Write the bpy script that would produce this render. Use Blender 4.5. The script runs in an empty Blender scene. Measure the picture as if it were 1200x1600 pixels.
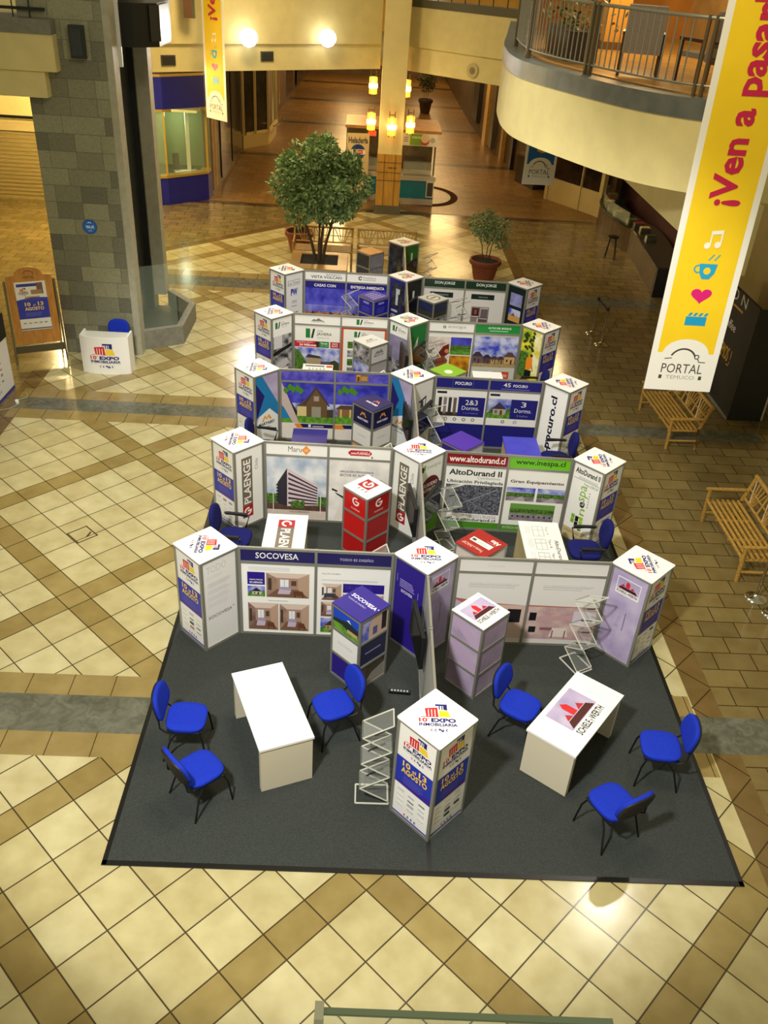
import bpy, bmesh, math, random
from mathutils import Vector, Matrix
random.seed(7)
PI = math.pi
R = math.radians
sc = bpy.context.scene
COL = sc.collection

# ------------------------------------------------------------------ camera
CAM = Vector((-1.0035, -4.8592, 8.1230))
PITCH, ROLL, YAW = R(33.0591337), R(3.97632641), R(2.67409127)
fw = Vector((math.sin(YAW)*math.cos(PITCH), math.cos(YAW)*math.cos(PITCH), -math.sin(PITCH)))
rt0 = Vector((math.cos(YAW), -math.sin(YAW), 0))
up0 = rt0.cross(fw)
rt = rt0*math.cos(ROLL) + up0*math.sin(ROLL)
up = up0*math.cos(ROLL) - rt0*math.sin(ROLL)
cd = bpy.data.cameras.new('camera'); cam = bpy.data.objects.new('camera', cd); COL.objects.link(cam)
m = Matrix((rt, up, -fw)).transposed().to_4x4(); m.translation = CAM
cam.matrix_world = m
cd.sensor_fit = 'VERTICAL'; cd.sensor_height = 36.0
cd.lens = 1362.297/1600*36.0
cd.clip_start = 0.05; cd.clip_end = 300
sc.camera = cam

# ------------------------------------------------------------------ light and exposure
vs = sc.view_settings
vs.view_transform = 'Standard'; vs.look = 'None'; vs.gamma = 1.0; vs.use_curve_mapping = False
vs.exposure = 0.14
wd = bpy.data.worlds.new('world'); sc.world = wd; wd.use_nodes = True
wd.node_tree.nodes['Background'].inputs[0].default_value = (1.0, 0.89, 0.54, 1)
wd.node_tree.nodes['Background'].inputs[1].default_value = 0.31

def aim(o, tgt):
    d = Vector(tgt) - o.location
    o.rotation_euler = d.to_track_quat('-Z', 'Y').to_euler()
def area(name, loc, tgt, size, power, col):
    l = bpy.data.lights.new(name, 'AREA'); l.shape = 'DISK'; l.size = size; l.energy = power; l.color = col
    o = bpy.data.objects.new(name, l); COL.objects.link(o); o.location = loc; aim(o, tgt); return o
def spot(name, loc, tgt, ang, power, col, rad=.1, blend=.4):
    l = bpy.data.lights.new(name, 'SPOT'); l.spot_size = R(ang); l.spot_blend = blend; l.energy = power; l.color = col; l.shadow_soft_size = rad
    o = bpy.data.objects.new(name, l); COL.objects.link(o); o.location = loc; aim(o, tgt); return o
def point(name, loc, power, col, rad=.1):
    l = bpy.data.lights.new(name, 'POINT'); l.energy = power; l.color = col; l.shadow_soft_size = rad
    o = bpy.data.objects.new(name, l); COL.objects.link(o); o.location = loc; return o
WHITE = (1, .98, .92); WARM = (1, .74, .38); AMBER = (1, .66, .28)
spot('ceiling_floodlight', (-3.6, -3.4, 10.2), (-.4, 6.0, 0), 62, 5000, WHITE, .35, .3)
spot('ceiling_floodlight', (-1.5, 10.0, 11.5), (-1.2, 10.5, 0), 80, 2600, (1, .96, .88), .5, .6)
spot('ceiling_spotlight', (5.0, 6.7, 9.5), (1.0, 1.4, 0), 50, 500, (1, .95, .85), .18, .5)
area('ceiling_light', (-4.0, 21.0, 9.5), (-4.0, 22.0, 0), 2.0, 380, WARM)
area('ceiling_light', (0.0, 3.0, 12.0), (0.5, 6.0, 0), 3.0, 420, (1, .86, .60))
spot('wall_floodlight_beam', (-2.45, 26.6, 5.5), (-2.5, 6, 0), 70, 1500, WHITE, .25)
spot('wall_floodlight_beam', (-4.8, 25.1, 5.5), (-4.0, 6, 0), 70, 1500, WHITE, .25)
for y, p in ((31.5, 390), (40, 520), (50, 600), (60, 600)):
    point('hall_lamp', (-2.0, y, 4.3), p, AMBER, 1.0)
    point('hall_lamp', (3.0, y+2, 4.3), p*.6, AMBER, 1.0)
point('cafe_lamp', (6.0, 24, 4.3), 130, WARM, .3)
point('mall_lamp', (-10.5, 22.5, 4.2), 800, (1, .76, .36), .3)
point('mall_lamp', (-9.2, 24.2, 4.2), 240, (1, .76, .36), .3)
point('upper_lamp', (4.5, 15.5, 8.8), 260, AMBER, .4)
point('upper_lamp', (1.0, 33.0, 8.4), 200, WARM, .4)

# ------------------------------------------------------------------ materials
def lin(c):
    return c/12.92 if c <= .04045 else ((c+.055)/1.055)**2.4
def hx(s):
    s = s.lstrip('#'); return tuple(lin(int(s[i:i+2], 16)/255) for i in (0, 2, 4))
MATS = {}
def nt_of(name):
    mt = bpy.data.materials.new(name); mt.use_nodes = True
    return mt, mt.node_tree, mt.node_tree.nodes['Principled BSDF']
def mat(col, rough=.5, metal=0.0, var=0.0, scale=20, col2=None, emit=0.0, bump=0.0, detail=4, stretch=None, spec=.5):
    """plain or noise-varied procedural material, cached"""
    key = (col, rough, metal, var, scale, col2, emit, bump, stretch, spec)
    if key in MATS: return MATS[key]
    mt, nt, b = nt_of('mat_%s_%d' % (col.strip('#'), len(MATS)))
    c = hx(col)
    b.inputs['Roughness'].default_value = rough; b.inputs['Metallic'].default_value = metal
    b.inputs['Specular IOR Level'].default_value = spec
    b.inputs['Base Color'].default_value = (*c, 1)
    if col2 or var or bump:
        tc = nt.nodes.new('ShaderNodeTexCoord'); mp = nt.nodes.new('ShaderNodeMapping')
        if stretch: mp.inputs['Scale'].default_value = stretch
        nt.links.new(tc.outputs['Object'], mp.inputs['Vector'])
        n = nt.nodes.new('ShaderNodeTexNoise'); n.inputs['Scale'].default_value = scale; n.inputs['Detail'].default_value = detail
        nt.links.new(mp.outputs['Vector'], n.inputs['Vector'])
        r = nt.nodes.new('ShaderNodeValToRGB')
        if col2: a, d = c, hx(col2)
        else:
            a = tuple(x*(1-var) for x in c); d = tuple(min(1, x*(1+var)) for x in c)
        r.color_ramp.elements[0].position = .36; r.color_ramp.elements[1].position = .64
        r.color_ramp.elements[0].color = (*a, 1); r.color_ramp.elements[1].color = (*d, 1)
        nt.links.new(n.outputs['Fac'], r.inputs['Fac']); nt.links.new(r.outputs['Color'], b.inputs['Base Color'])
        if bump:
            bp = nt.nodes.new('ShaderNodeBump'); bp.inputs['Strength'].default_value = bump; bp.inputs['Distance'].default_value = .01
            nt.links.new(n.outputs['Fac'], bp.inputs['Height']); nt.links.new(bp.outputs['Normal'], b.inputs['Normal'])
    if emit:
        b.inputs['Emission Color'].default_value = (*c, 1); b.inputs['Emission Strength'].default_value = emit
    MATS[key] = mt
    return mt
def glass(col='#dfeee6', alpha=.16, rough=.03):
    key = ('glass', col, alpha)
    if key in MATS: return MATS[key]
    mt, nt, b = nt_of('glass_%d' % len(MATS))
    b.inputs['Base Color'].default_value = (*hx(col), 1); b.inputs['Roughness'].default_value = rough
    b.inputs['Alpha'].default_value = alpha
    MATS[key] = mt; return mt

ALU = mat('#a3a39a', .38, .55)
WHITEB = mat('#f2f2f0', .35)
BLACK = mat('#0b0b0c', .4)
CHROME = mat('#c9c9c4', .12, 1.0)
BAMBOO = mat('#a8823a', .4, 0, .22, 30)
CREAM = mat('#d6c88c', .7, 0, .04, 3)
GREYST = mat('#77766a', .6, 0, .12, 9)

# ------------------------------------------------------------------ mesh builder
class MB:
    def __init__(s): s.v = []; s.f = []; s.mi = []; s.mats = []; s.sm = []
    def m(s, mt):
        if mt not in s.mats: s.mats.append(mt)
        return s.mats.index(mt)
    def add(s, vs, fs, mt, M=None, smooth=False):
        o = len(s.v)
        for p in vs:
            p = Vector(p); s.v.append(tuple(M @ p) if M else tuple(p))
        k = s.m(mt)
        for f in fs: s.f.append(tuple(i+o for i in f)); s.mi.append(k); s.sm.append(smooth)
        return s
    def box(s, c, d, mt, M=None, rz=0):
        x, y, z = c; a, b, h = d[0]/2, d[1]/2, d[2]/2
        vs = [(i*a, j*b, k*h) for k in (-1, 1) for j in (-1, 1) for i in (-1, 1)]
        T = Matrix.Translation((x, y, z)) @ Matrix.Rotation(rz, 4, 'Z')
        if M: T = M @ T
        return s.add(vs, [(0, 2, 3, 1), (4, 5, 7, 6), (0, 1, 5, 4), (2, 6, 7, 3), (0, 4, 6, 2), (1, 3, 7, 5)], mt, T)
    def b2(s, lo, hi, mt, M=None):
        return s.box([(lo[i]+hi[i])/2 for i in range(3)], [hi[i]-lo[i] for i in range(3)], mt, M)
    def tube(s, pts, r, mt, n=8, M=None, closed=False):
        pts = [Vector(p) for p in pts]; rings = []; vs = []; fs = []
        N = len(pts)
        for i, p in enumerate(pts):
            a = pts[i-1] if (i > 0 or closed) else p
            b = pts[(i+1) % N] if (i < N-1 or closed) else p
            t = (b-a)
            if t.length < 1e-9: t = Vector((0, 0, 1))
            t.normalize()
            u = t.cross(Vector((0, 0, 1)))
            if u.length < 1e-3: u = t.cross(Vector((1, 0, 0)))
            u.normalize(); w = t.cross(u)
            rr = r[i] if isinstance(r, (list, tuple)) else r
            for k in range(n):
                q = 2*PI*k/n; vs.append(p + (u*math.cos(q)+w*math.sin(q))*rr)
        for i in range(N if closed else N-1):
            j = (i+1) % N
            for k in range(n): fs.append((i*n+k, i*n+(k+1) % n, j*n+(k+1) % n, j*n+k))
        if not closed:
            fs.append(tuple(range(n-1, -1, -1))); fs.append(tuple((N-1)*n+k for k in range(n)))
        return s.add(vs, fs, mt, M, True)
    def lathe(s, prof, mt, n=24, c=(0, 0, 0), M=None, cap=True):
        vs = []; fs = []
        for r, z in prof:
            for k in range(n):
                q = 2*PI*k/n; vs.append((c[0]+r*math.cos(q), c[1]+r*math.sin(q), c[2]+z))
        for i in range(len(prof)-1):
            for k in range(n): fs.append((i*n+k, i*n+(k+1) % n, (i+1)*n+(k+1) % n, (i+1)*n+k))
        if cap:
            fs.append(tuple(range(n-1, -1, -1))); fs.append(tuple((len(prof)-1)*n+k for k in range(n)))
        return s.add(vs, fs, mt, M, True)
    def prism(s, poly, z0, z1, mt, M=None):
        n = len(poly)
        vs = [(x, y, z0) for x, y in poly] + [(x, y, z1) for x, y in poly]
        fs = [tuple(range(n-1, -1, -1)), tuple(range(n, 2*n))] + [(i, (i+1) % n, n+(i+1) % n, n+i) for i in range(n)]
        return s.add(vs, fs, mt, M)
    def wall(s, pts, z0, z1, th, mt, side=1, M=None):
        """vertical strip following a polyline, given thickness to one side"""
        P = [Vector((p[0], p[1], 0)) for p in pts]; n = len(P); off = []
        for i in range(n):
            a = P[max(i-1, 0)]; b = P[min(i+1, n-1)]; t = (b-a).normalized()
            off.append(P[i] + Vector((-t.y, t.x, 0))*th*side)
        vs = []
        for i in range(n):
            vs += [(P[i].x, P[i].y, z0), (P[i].x, P[i].y, z1), (off[i].x, off[i].y, z1), (off[i].x, off[i].y, z0)]
        fs = [(0, 1, 2, 3), (4*n-4, 4*n-1, 4*n-2, 4*n-3)]
        for i in range(n-1):
            a, b = 4*i, 4*i+4
            for k in range(4): fs.append((a+k, b+k, b+(k+1) % 4, a+(k+1) % 4))
        return s.add(vs, fs, mt, M)
    def build(s, name, parent=None, loc=None, rz=0):
        me = bpy.data.meshes.new(name); me.from_pydata(s.v, [], s.f)
        for mt in s.mats: me.materials.append(mt)
        me.polygons.foreach_set('material_index', s.mi); me.polygons.foreach_set('use_smooth', s.sm)
        me.update()
        bm = bmesh.new(); bm.from_mesh(me); bmesh.ops.recalc_face_normals(bm, faces=bm.faces); bm.to_mesh(me); bm.free()
        if any(s.sm):
            try: me.set_sharp_from_angle(angle=R(40))
            except Exception: pass
        o = bpy.data.objects.new(name, me); COL.objects.link(o)
        if parent: o.parent = parent
        if loc: o.location = loc
        o.rotation_euler.z = rz
        return o
def tag(o, label, cat, group=None, kind=None):
    if label: o['label'] = label
    if cat: o['category'] = cat
    if group: o['group'] = group
    if kind: o['kind'] = kind
    return o
def thing(name, label, cat, loc=(0, 0, 0), rz=0, group=None):
    o = bpy.data.objects.new(name, None); COL.objects.link(o); o.empty_display_size = .1
    o.location = loc; o.rotation_euler.z = rz
    return tag(o, label, cat, group)
def struct(o, label=None, cat=None):
    o['kind'] = 'structure'
    if label: o['label'] = label
    if cat: o['category'] = cat
    return o
def dup(root, loc, rz, label, group=None):
    r = root.copy(); COL.objects.link(r); r.location = loc; r.rotation_euler.z = rz; r['label'] = label
    if group: r['group'] = group
    for ch in list(root.children):
        c = ch.copy(); COL.objects.link(c); c.parent = r
        for g in list(ch.children):
            d = g.copy(); COL.objects.link(d); d.parent = c
    return r

# ------------------------------------------------------------------ lettering and flat print
TXT = {}
def text_mesh(t, bold=0.0):
    k = (t, bold)
    if k in TXT: return TXT[k]
    cu = bpy.data.curves.new('t', 'FONT'); cu.body = t; cu.resolution_u = 2; cu.offset = bold; cu.size = 1
    ob = bpy.data.objects.new('t', cu); COL.objects.link(ob)
    bpy.context.view_layer.update()
    dg = bpy.context.evaluated_depsgraph_get(); me = ob.evaluated_get(dg).to_mesh()
    vs = [(v.co.x, v.co.y) for v in me.vertices]; fs = [tuple(p.vertices) for p in me.polygons]
    ob.evaluated_get(dg).to_mesh_clear(); bpy.data.objects.remove(ob); bpy.data.curves.remove(cu)
    x0 = min(v[0] for v in vs); x1 = max(v[0] for v in vs); y0 = min(v[1] for v in vs); y1 = max(v[1] for v in vs)
    vs = [((x-x0)/(x1-x0), (y-y0)/(y1-y0)) for x, y in vs]
    TXT[k] = (vs, fs); return TXT[k]
INK = {}
def ink(c, rough=.4):
    if not isinstance(c, str): return c
    return mat(c, rough)
class Canvas:
    """flat printed sheet, w x h metres, drawn in 0..1 coordinates"""
    EPS = .00018
    def __init__(s, w, h, bg='#f3f3f1', th=.004):
        s.w, s.h, s.bg, s.th = w, h, bg, th; s.items = []; s.k = 0
    def _a(s, pts, faces, col):
        s.k += 1; s.items.append((pts, faces, col, s.k)); return s
    def poly(s, pts, col): return s._a(pts, [tuple(range(len(pts)))], col)
    def rect(s, x0, y0, x1, y1, col): return s.poly([(x0, y0), (x1, y0), (x1, y1), (x0, y1)], col)
    def frame(s, x0, y0, x1, y1, t, col):
        u = t*s.h/s.w
        s.rect(x0, y0, x1, y0+t, col); s.rect(x0, y1-t, x1, y1, col); s.rect(x0, y0, x0+u, y1, col); return s.rect(x1-u, y0, x1, y1, col)
    def disc(s, cx, cy, r, col, n=24, ry=None):
        ry = ry or r*s.w/s.h
        return s.poly([(cx+r*math.cos(2*PI*i/n), cy+ry*math.sin(2*PI*i/n)) for i in range(n)], col)
    def ring(s, cx, cy, r, t, col, a0=0, a1=360, n=24):
        k = s.w/s.h; pts = []; fs = []
        for i in range(n+1):
            a = R(a0+(a1-a0)*i/n)
            pts += [(cx+r*math.cos(a), cy+r*k*math.sin(a)), (cx+(r-t)*math.cos(a), cy+(r-t)*k*math.sin(a))]
        for i in range(n): fs.append((2*i, 2*i+2, 2*i+3, 2*i+1))
        return s._a(pts, fs, col)
    def line(s, x0, y0, x1, y1, t, col):
        dx, dy = (x1-x0)*s.w, (y1-y0)*s.h; L = math.hypot(dx, dy); nx, ny = -dy/L*t/2/s.w, dx/L*t/2/s.h
        return s.poly([(x0+nx, y0+ny), (x1+nx, y1+ny), (x1-nx, y1-ny), (x0-nx, y0-ny)], col)
    def text(s, t, x0, y0, x1, y1, col, rot=0, bold=0.0):
        vs, fs = text_mesh(t, bold); out = []
        for u, v in vs:
            if rot == 90: u, v = 1-v, u      # reads upwards
            elif rot == -90: u, v = v, 1-u   # reads downwards
            elif rot == 180: u, v = 1-u, 1-v
            out.append((x0+u*(x1-x0), y0+v*(y1-y0)))
        return s._a(out, fs, col)
    def greek(s, x0, y0, x1, y1, n, col, t=.5, ragged=.25):
        """lines of print too small to read, as thin bars"""
        hh = (y1-y0)/n
        for i in range(n):
            e = x1-(x1-x0)*ragged*random.random()
            s.rect(x0, y0+i*hh, e, y0+i*hh+hh*t, col)
        return s
    def sub(s, x0, y0, x1, y1):
        return Sub(s, x0, y0, x1, y1)
    def draw(s, mb, M, back=True):
        w, h = s.w, s.h
        if s.bg is not None: mb.box((w/2, h/2, -s.th/2), (w, h, s.th), ink(s.bg), M)
        for pts, fs, col, k in s.items:
            mb.add([(x*w, y*h, s.EPS*k) for x, y in pts], fs, ink(col), M)
        return mb
class Sub:
    """a window of a canvas with its own 0..1 coordinates"""
    def __init__(s, c, x0, y0, x1, y1):
        s.c, s.x0, s.y0, s.dx, s.dy = c, x0, y0, x1-x0, y1-y0; s.w, s.h = c.w*s.dx, c.h*s.dy
    def _a(s, pts, faces, col):
        s.c._a([(s.x0+x*s.dx, s.y0+y*s.dy) for x, y in pts], faces, col); return s
for f in ('poly', 'rect', 'frame', 'disc', 'ring', 'line', 'text', 'greek', 'sub'): setattr(Sub, f, getattr(Canvas, f))

NAVY = '#1b1a6e'; RED = '#d3232a'; YEL = '#f6d02c'
def expo_logo(c, x0, y0, x1, y1, pale=False):
    s = c.sub(x0, y0, x1, y1)
    s.poly([(.20, .54), (.17, .84), (.50, .88), (.52, .54)], RED)
    for k in range(3): s.poly([(.25+k*.085, .55), (.25+k*.085, .80), (.275+k*.085, .80), (.275+k*.085, .55)], '#f6e6e4')
    s.poly([(.06, .52), (.06, .54), (.54, .55), (.54, .53)], RED)
    s.poly([(.45, .93), (.45, 1.0), (.76, 1.0), (.76, .78), (.66, .80), (.66, .94)], NAVY)
    for k in range(2): s.rect(.54+k*.07, .80, .57+k*.07, .93, NAVY)
    s.poly([(.54, .54), (.54, .77), (.78, .75), (.83, .53)], YEL)
    s.text('10', 0, .34, .22, .49, RED, bold=.03)
    s.ring(.25, .475, .022, .012, RED, n=10)
    s.text('EXPO', .32, .335, .97, .485, NAVY, bold=.045)
    s.text('INMOBILIARIA', 0, .20, 1, .31, NAVY, bold=.03)
    s.rect(0, .165, 1, .175, '#8a8aa0')
    for k, cl in enumerate((RED, NAVY, NAVY, NAVY)):
        if k == 2: s.poly([(.50, .02), (.50, .11), (.54, .11), (.60, .04), (.60, .09), (.63, .09), (.63, 0), (.58, 0), (.53, .07)], cl)
        else: s.ring((.33, .43, 0, .72)[k], .055, .04, .02, cl, 60, 300, 10)
    return c
def expo_face(w, h):
    c = Canvas(w, h)
    expo_logo(c, .14, .70, .92, .965)
    c.rect(0, .36, 1, .655, '#2436b4')
    c.poly([(0, .36), (1, .36), (1, .43), (0, .39)], '#3a249c')
    for dx, dy, cl in ((.012, -.006, '#7a4a16'), (0, 0, '#ffd964')):
        c.text('10', .17+dx, .575+dy, .38+dx, .635+dy, cl, bold=.02)
        c.text('al', .44+dx, .575+dy, .54+dx, .61+dy, cl, bold=.01)
        c.text('13', .62+dx, .575+dy, .83+dx, .635+dy, cl, bold=.02)
        c.text('AGOSTO', .15+dx, .505+dy, .86+dx, .565+dy, cl, bold=.02)
    c.greek(.22, .40, .82, .49, 5, '#6d62b8', .3)
    for r in range(4):
        for q in range(3):
            cl = random.choice(['#c9c9cf', '#b9b9c4', '#55555c', '#b98a8a', '#2e4a34', '#9aa4c8'])
            x = .10+q*.30; y = .29-r*.055
            if q == 0 or random.random() < .35: cl = '#d9d9dc'
            c.rect(x, y, x+.17, y+(.03 if random.random() < .3 else .012), cl)
    for k in range(4): c.ring(.36+k*.1, .055, .035, .02, NAVY if k else RED, 60, 300, 10)
    c.rect(0, .012, 1, .03, '#4a3ca8')
    return c
# mottled print inks for photographs on the posters
SKY = mat('#3a49c8', .4, 0, 0, 5, '#c9cfee'); SKY2 = mat('#2a2aa6', .4, 0, 0, 4, '#5a5ad6')
LEAF = mat('#2f4a1c', .4, 0, 0, 26, '#5f8a34'); GRASS = mat('#3f7a22', .4, 0, 0, 14, '#74a83a')
INTER = mat('#8a6a5c', .4, 0, 0, 5, '#a88a78'); INTER2 = mat('#6a4c46', .4, 0, 0, 6, '#94786c')
GREYPH = mat('#2c2c30', .4, 0, 0, 9, '#b8b8bc'); AERIAL = mat('#23242e', .4, 0, 0, 30, '#7c7e8e')
LILAC = mat('#a89ac4', .4, 0, 0, 3, '#c4b8d8'); PALE = mat('#d4d2d2', .4, 0, 0, 3, '#f2eeea')
HOUSES = mat('#5a3a26', .4, 0, 0, 22, '#c08a50'); SUNSET = mat('#7a4a10', .4, 0, 0, 6, '#e09a20')
DARKPH = mat('#15171c', .4, 0, 0, 8, '#3c3e48'); ROAD = mat('#6a6470', .4, 0, 0, 10, '#9a929c')
def house(s, wall='#b8a27a', roof='#4a3a30'):
    s.rect(0, 0, 1, 1, SKY); s.rect(0, 0, 1, .28, GRASS)
    s.poly([(.02, .25), (.2, .55), (.3, .5), (.34, .25)], LEAF); s.poly([(.80, .25), (.86, .6), (1, .5), (1, .25)], LEAF)
    s.rect(.26, .2, .78, .5, wall); s.poly([(.2, .48), (.5, .84), (.84, .48)], roof)
    s.rect(.34, .26, .44, .42, '#5a6270'); s.rect(.56, .2, .66, .42, '#5c3a28')
def houses_row(s):
    s.rect(0, 0, 1, 1, SKY); s.rect(0, 0, 1, .36, mat('#6a5a48', .4, 0, 0, 10, '#8a7a5c')); s.rect(0, 0, 1, .12, mat('#a89468', .4, 0, .15, 12))
    for k, (x, w_, h_, cl, rf) in enumerate(((.0, .22, .50, '#6a5462', '#3c3444'), (.24, .18, .42, '#5c4a54', '#33303c'), (.43, .14, .38, '#c09a68', '#4a3c44'), (.58, .14, .38, '#a8845c', '#443a40'), (.73, .24, .52, '#c8a06c', '#5a4644'))):
        s.rect(x, .13, x+w_, h_*.72, cl); s.poly([(x-.02, h_*.70), (x+w_*.3, h_), (x+w_*.7, h_), (x+w_+.02, h_*.70)], rf); s.rect(x+w_*.2, .2, x+w_*.36, .28, '#2c2c34'); s.rect(x+w_*.6, .13, x+w_*.76, .27, '#4a3428')
def room(s, m1=INTER):
    """furnished interior: walls, ceiling, floor, window, sofa, table"""
    s.rect(0, 0, 1, 1, '#a88878'); s.poly([(0, 1), (1, 1), (.74, .80), (.24, .80)], '#d8c4b8'); s.poly([(0, 0), (1, 0), (.74, .34), (.24, .34)], '#7a5a46')
    s.poly([(0, 0), (.24, .34), (.24, .80), (0, 1)], m1); s.poly([(1, 0), (.74, .34), (.74, .80), (1, 1)], '#b89a84')
    s.rect(.32, .44, .52, .74, '#e8ecf4'); s.rect(.415, .44, .425, .74, '#8a7468'); s.rect(.58, .5, .70, .70, '#5c4238')
    s.poly([(.26, .14), (.54, .14), (.58, .30), (.30, .34)], '#c4b4cc'); s.poly([(.30, .34), (.58, .30), (.57, .42), (.31, .44)], '#a898b4')
    s.poly([(.62, .12), (.90, .10), (.84, .28), (.64, .28)], '#6a3e28'); s.rect(.66, .02, .68, .12, '#4a2c1c'); s.rect(.84, .02, .86, .12, '#4a2c1c'); s.rect(.04, .3, .12, .78, '#4a3a34')
def schiele(s, framed=True):
    """red tower emblem over a dark base with the lettering under it"""
    s.rect(0, .28, 1, 1, LILAC)
    s.poly([(.38, .5), (.38, .80), (.45, .92), (.55, .80), (.55, .5)], '#d0242c')
    s.poly([(.16, .5), (.27, .66), (.36, .5)], '#b8242c'); s.poly([(.58, .5), (.70, .66), (.80, .5)], '#b8242c')
    s.poly([(.06, .30), (.16, .48), (.84, .48), (.94, .30)], '#4a1414')
    s.text('SCHIELE', .02, .05, .46, .23, '#17151a', bold=.02); s.text('y', .48, .02, .53, .15, '#17151a')
    s.text('WERTH', .54, .05, .96, .23, '#17151a', bold=.02)
def plaenge_v(c, x0, y0, x1, y1):
    s = c.sub(x0, y0, x1, y1)
    s.rect(0, .2, 1, 1, '#756a5c'); s.rect(0, 0, 1, .2, '#b01a24')
    s.text('PLAENGE', .16, .23, .84, .96, '#f6f4f0', 90, .02)
    s.ring(.5, .10, .36, .15, '#f6f4f0', 60, 360, 16); s.rect(.46, .09, .86, .12, '#f6f4f0')
# ================================================================== SETTING
def floor_material():
    mt, nt, b = nt_of('floor_tiles'); L = nt.links
    def val(x): return x
    def N(op, a, c=None, d=None):
        n = nt.nodes.new('ShaderNodeMath'); n.operation = op
        for i, v in enumerate((a, c, d)):
            if v is None: continue
            if hasattr(v, 'links'): L.new(v, n.inputs[i])
            else: n.inputs[i].default_value = v
        return n.outputs[0]
    def MIX(f, a, c):
        n = nt.nodes.new('ShaderNodeMix'); n.data_type = 'RGBA'
        if hasattr(f, 'links'): L.new(f, n.inputs[0])
        else: n.inputs[0].default_value = f
        for i, v in ((6, a), (7, c)):
            if hasattr(v, 'links'): L.new(v, n.inputs[i])
            else: n.inputs[i].default_value = (*v, 1)
        return n.outputs[2]
    g = nt.nodes.new('ShaderNodeNewGeometry'); sx = nt.nodes.new('ShaderNodeSeparateXYZ'); L.new(g.outputs['Position'], sx.inputs[0])
    x, y = sx.outputs[0], sx.outputs[1]
    S_, X0_, q, s_ = .53, 5.9677, math.sqrt(.5), .66321
    P = 5+s_
    xt = N('ADD', N('DIVIDE', x, S_), X0_); yt = N('DIVIDE', y, S_)
    i = N('ADD', N('MULTIPLY', N('SUBTRACT', xt, yt), q), 3); j = N('ADD', N('MULTIPLY', N('ADD', xt, yt), q), 1)
    ip, jp = N('FLOORED_MODULO', i, P), N('FLOORED_MODULO', j, P)
    def linedist(a):
        b5 = N('MINIMUM', a, 5.0)
        d1 = N('ABSOLUTE', N('SUBTRACT', a, N('ROUND', b5)))
        return N('MINIMUM', d1, N('SUBTRACT', P, a))
    gr = N('MINIMUM', linedist(ip), linedist(jp))
    strip = N('MAXIMUM', N('GREATER_THAN', ip, 5.0), N('GREATER_THAN', jp, 5.0))
    def cid(a, ap): return N('ADD', N('MULTIPLY', N('FLOOR', N('DIVIDE', a, P)), 6), N('FLOOR', ap))
    ida, idb = cid(i, ip), cid(j, jp)
    # running bond
    row = N('DIVIDE', N('SUBTRACT', y, 3.31), .343); rowi = N('FLOOR', row)
    bx = N('ADD', N('DIVIDE', N('SUBTRACT', x, 4.19), .55), N('MULTIPLY', N('FLOORED_MODULO', rowi, 2), .5))
    def edge(a): return N('ABSOLUTE', N('SUBTRACT', a, N('ROUND', a)))
    bgr = N('MINIMUM', N('MULTIPLY', edge(row), .65), edge(bx))
    # zones
    def between(a, lo, hi): return N('MULTIPLY', N('GREATER_THAN', a, lo), N('LESS_THAN', a, hi))
    oc = N('MINIMUM', N('MINIMUM', N('SUBTRACT', N('ADD', x, 28.8), y), N('SUBTRACT', N('SUBTRACT', 28.8, x), y)), N('MULTIPLY', N('MINIMUM', N('SUBTRACT', 3.94, x), N('ADD', x, 7.95)), 1.414))
    brick = N('LESS_THAN', oc, 0.0)
    border = between(oc, 0.0, .50)
    hall = N('GREATER_THAN', y, 27.5)
    idx = N('ADD', N('MULTIPLY', ida, N('SUBTRACT', 1, brick)), N('MULTIPLY', N('FLOOR', bx), brick))
    idy = N('ADD', N('MULTIPLY', idb, N('SUBTRACT', 1, brick)), N('MULTIPLY', rowi, brick))
    cv = nt.nodes.new('ShaderNodeCombineXYZ'); L.new(idx, cv.inputs[0]); L.new(idy, cv.inputs[1])
    wn = nt.nodes.new('ShaderNodeTexWhiteNoise'); wn.noise_dimensions = '2D'; L.new(cv.outputs[0], wn.inputs['Vector'])
    ns = nt.nodes.new('ShaderNodeTexNoise'); ns.inputs['Scale'].default_value = 3.2; ns.inputs['Detail'].default_value = 5; L.new(g.outputs['Position'], ns.inputs['Vector'])
    n2 = nt.nodes.new('ShaderNodeTexNoise'); n2.inputs['Scale'].default_value = 6; n2.inputs['Detail'].default_value = 8; n2.inputs['Distortion'].default_value = 1.5; L.new(g.outputs['Position'], n2.inputs['Vector'])
    tile = MIX(N('MULTIPLY', wn.outputs[0], .8), hx('#d2cca2'), hx('#bfb484'))
    stc = MIX(wn.outputs[0], hx('#aa9a64'), hx('#968450'))
    brc = MIX(wn.outputs[0], hx('#8c7c50'), hx('#786a44'))
    hallc = MIX(wn.outputs[0], hx('#9c7c48'), hx('#866634'))
    c = MIX(strip, tile, stc)
    c = MIX(border, c, hx('#78633c'))
    c = MIX(brick, c, MIX(hall, brc, hallc))
    # grout
    grd = N('ADD', N('MULTIPLY', gr, N('SUBTRACT', 1, brick)), N('MULTIPLY', bgr, brick))
    gm = nt.nodes.new('ShaderNodeMapRange'); gm.inputs['From Min'].default_value = .010; gm.inputs['From Max'].default_value = .020; gm.inputs['To Min'].default_value = 1; gm.inputs['To Max'].default_value = 0
    L.new(grd, gm.inputs['Value'])
    # bands of grey stone with tan courses on both sides
    inx = N('MULTIPLY', N('LESS_THAN', x, 7.4), N('GREATER_THAN', x, -7.8))
    def bands(defs):
        r = None
        for lo, hi in defs:
            t = between(y, lo, hi); r = t if r is None else N('MAXIMUM', r, t)
        return N('MULTIPLY', r, inx)
    tan = N('MULTIPLY', bands([(2.11, 3.45), (10.40, 11.70), (18.2, 19.8)]), N('LESS_THAN', x, 3.57))
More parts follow.
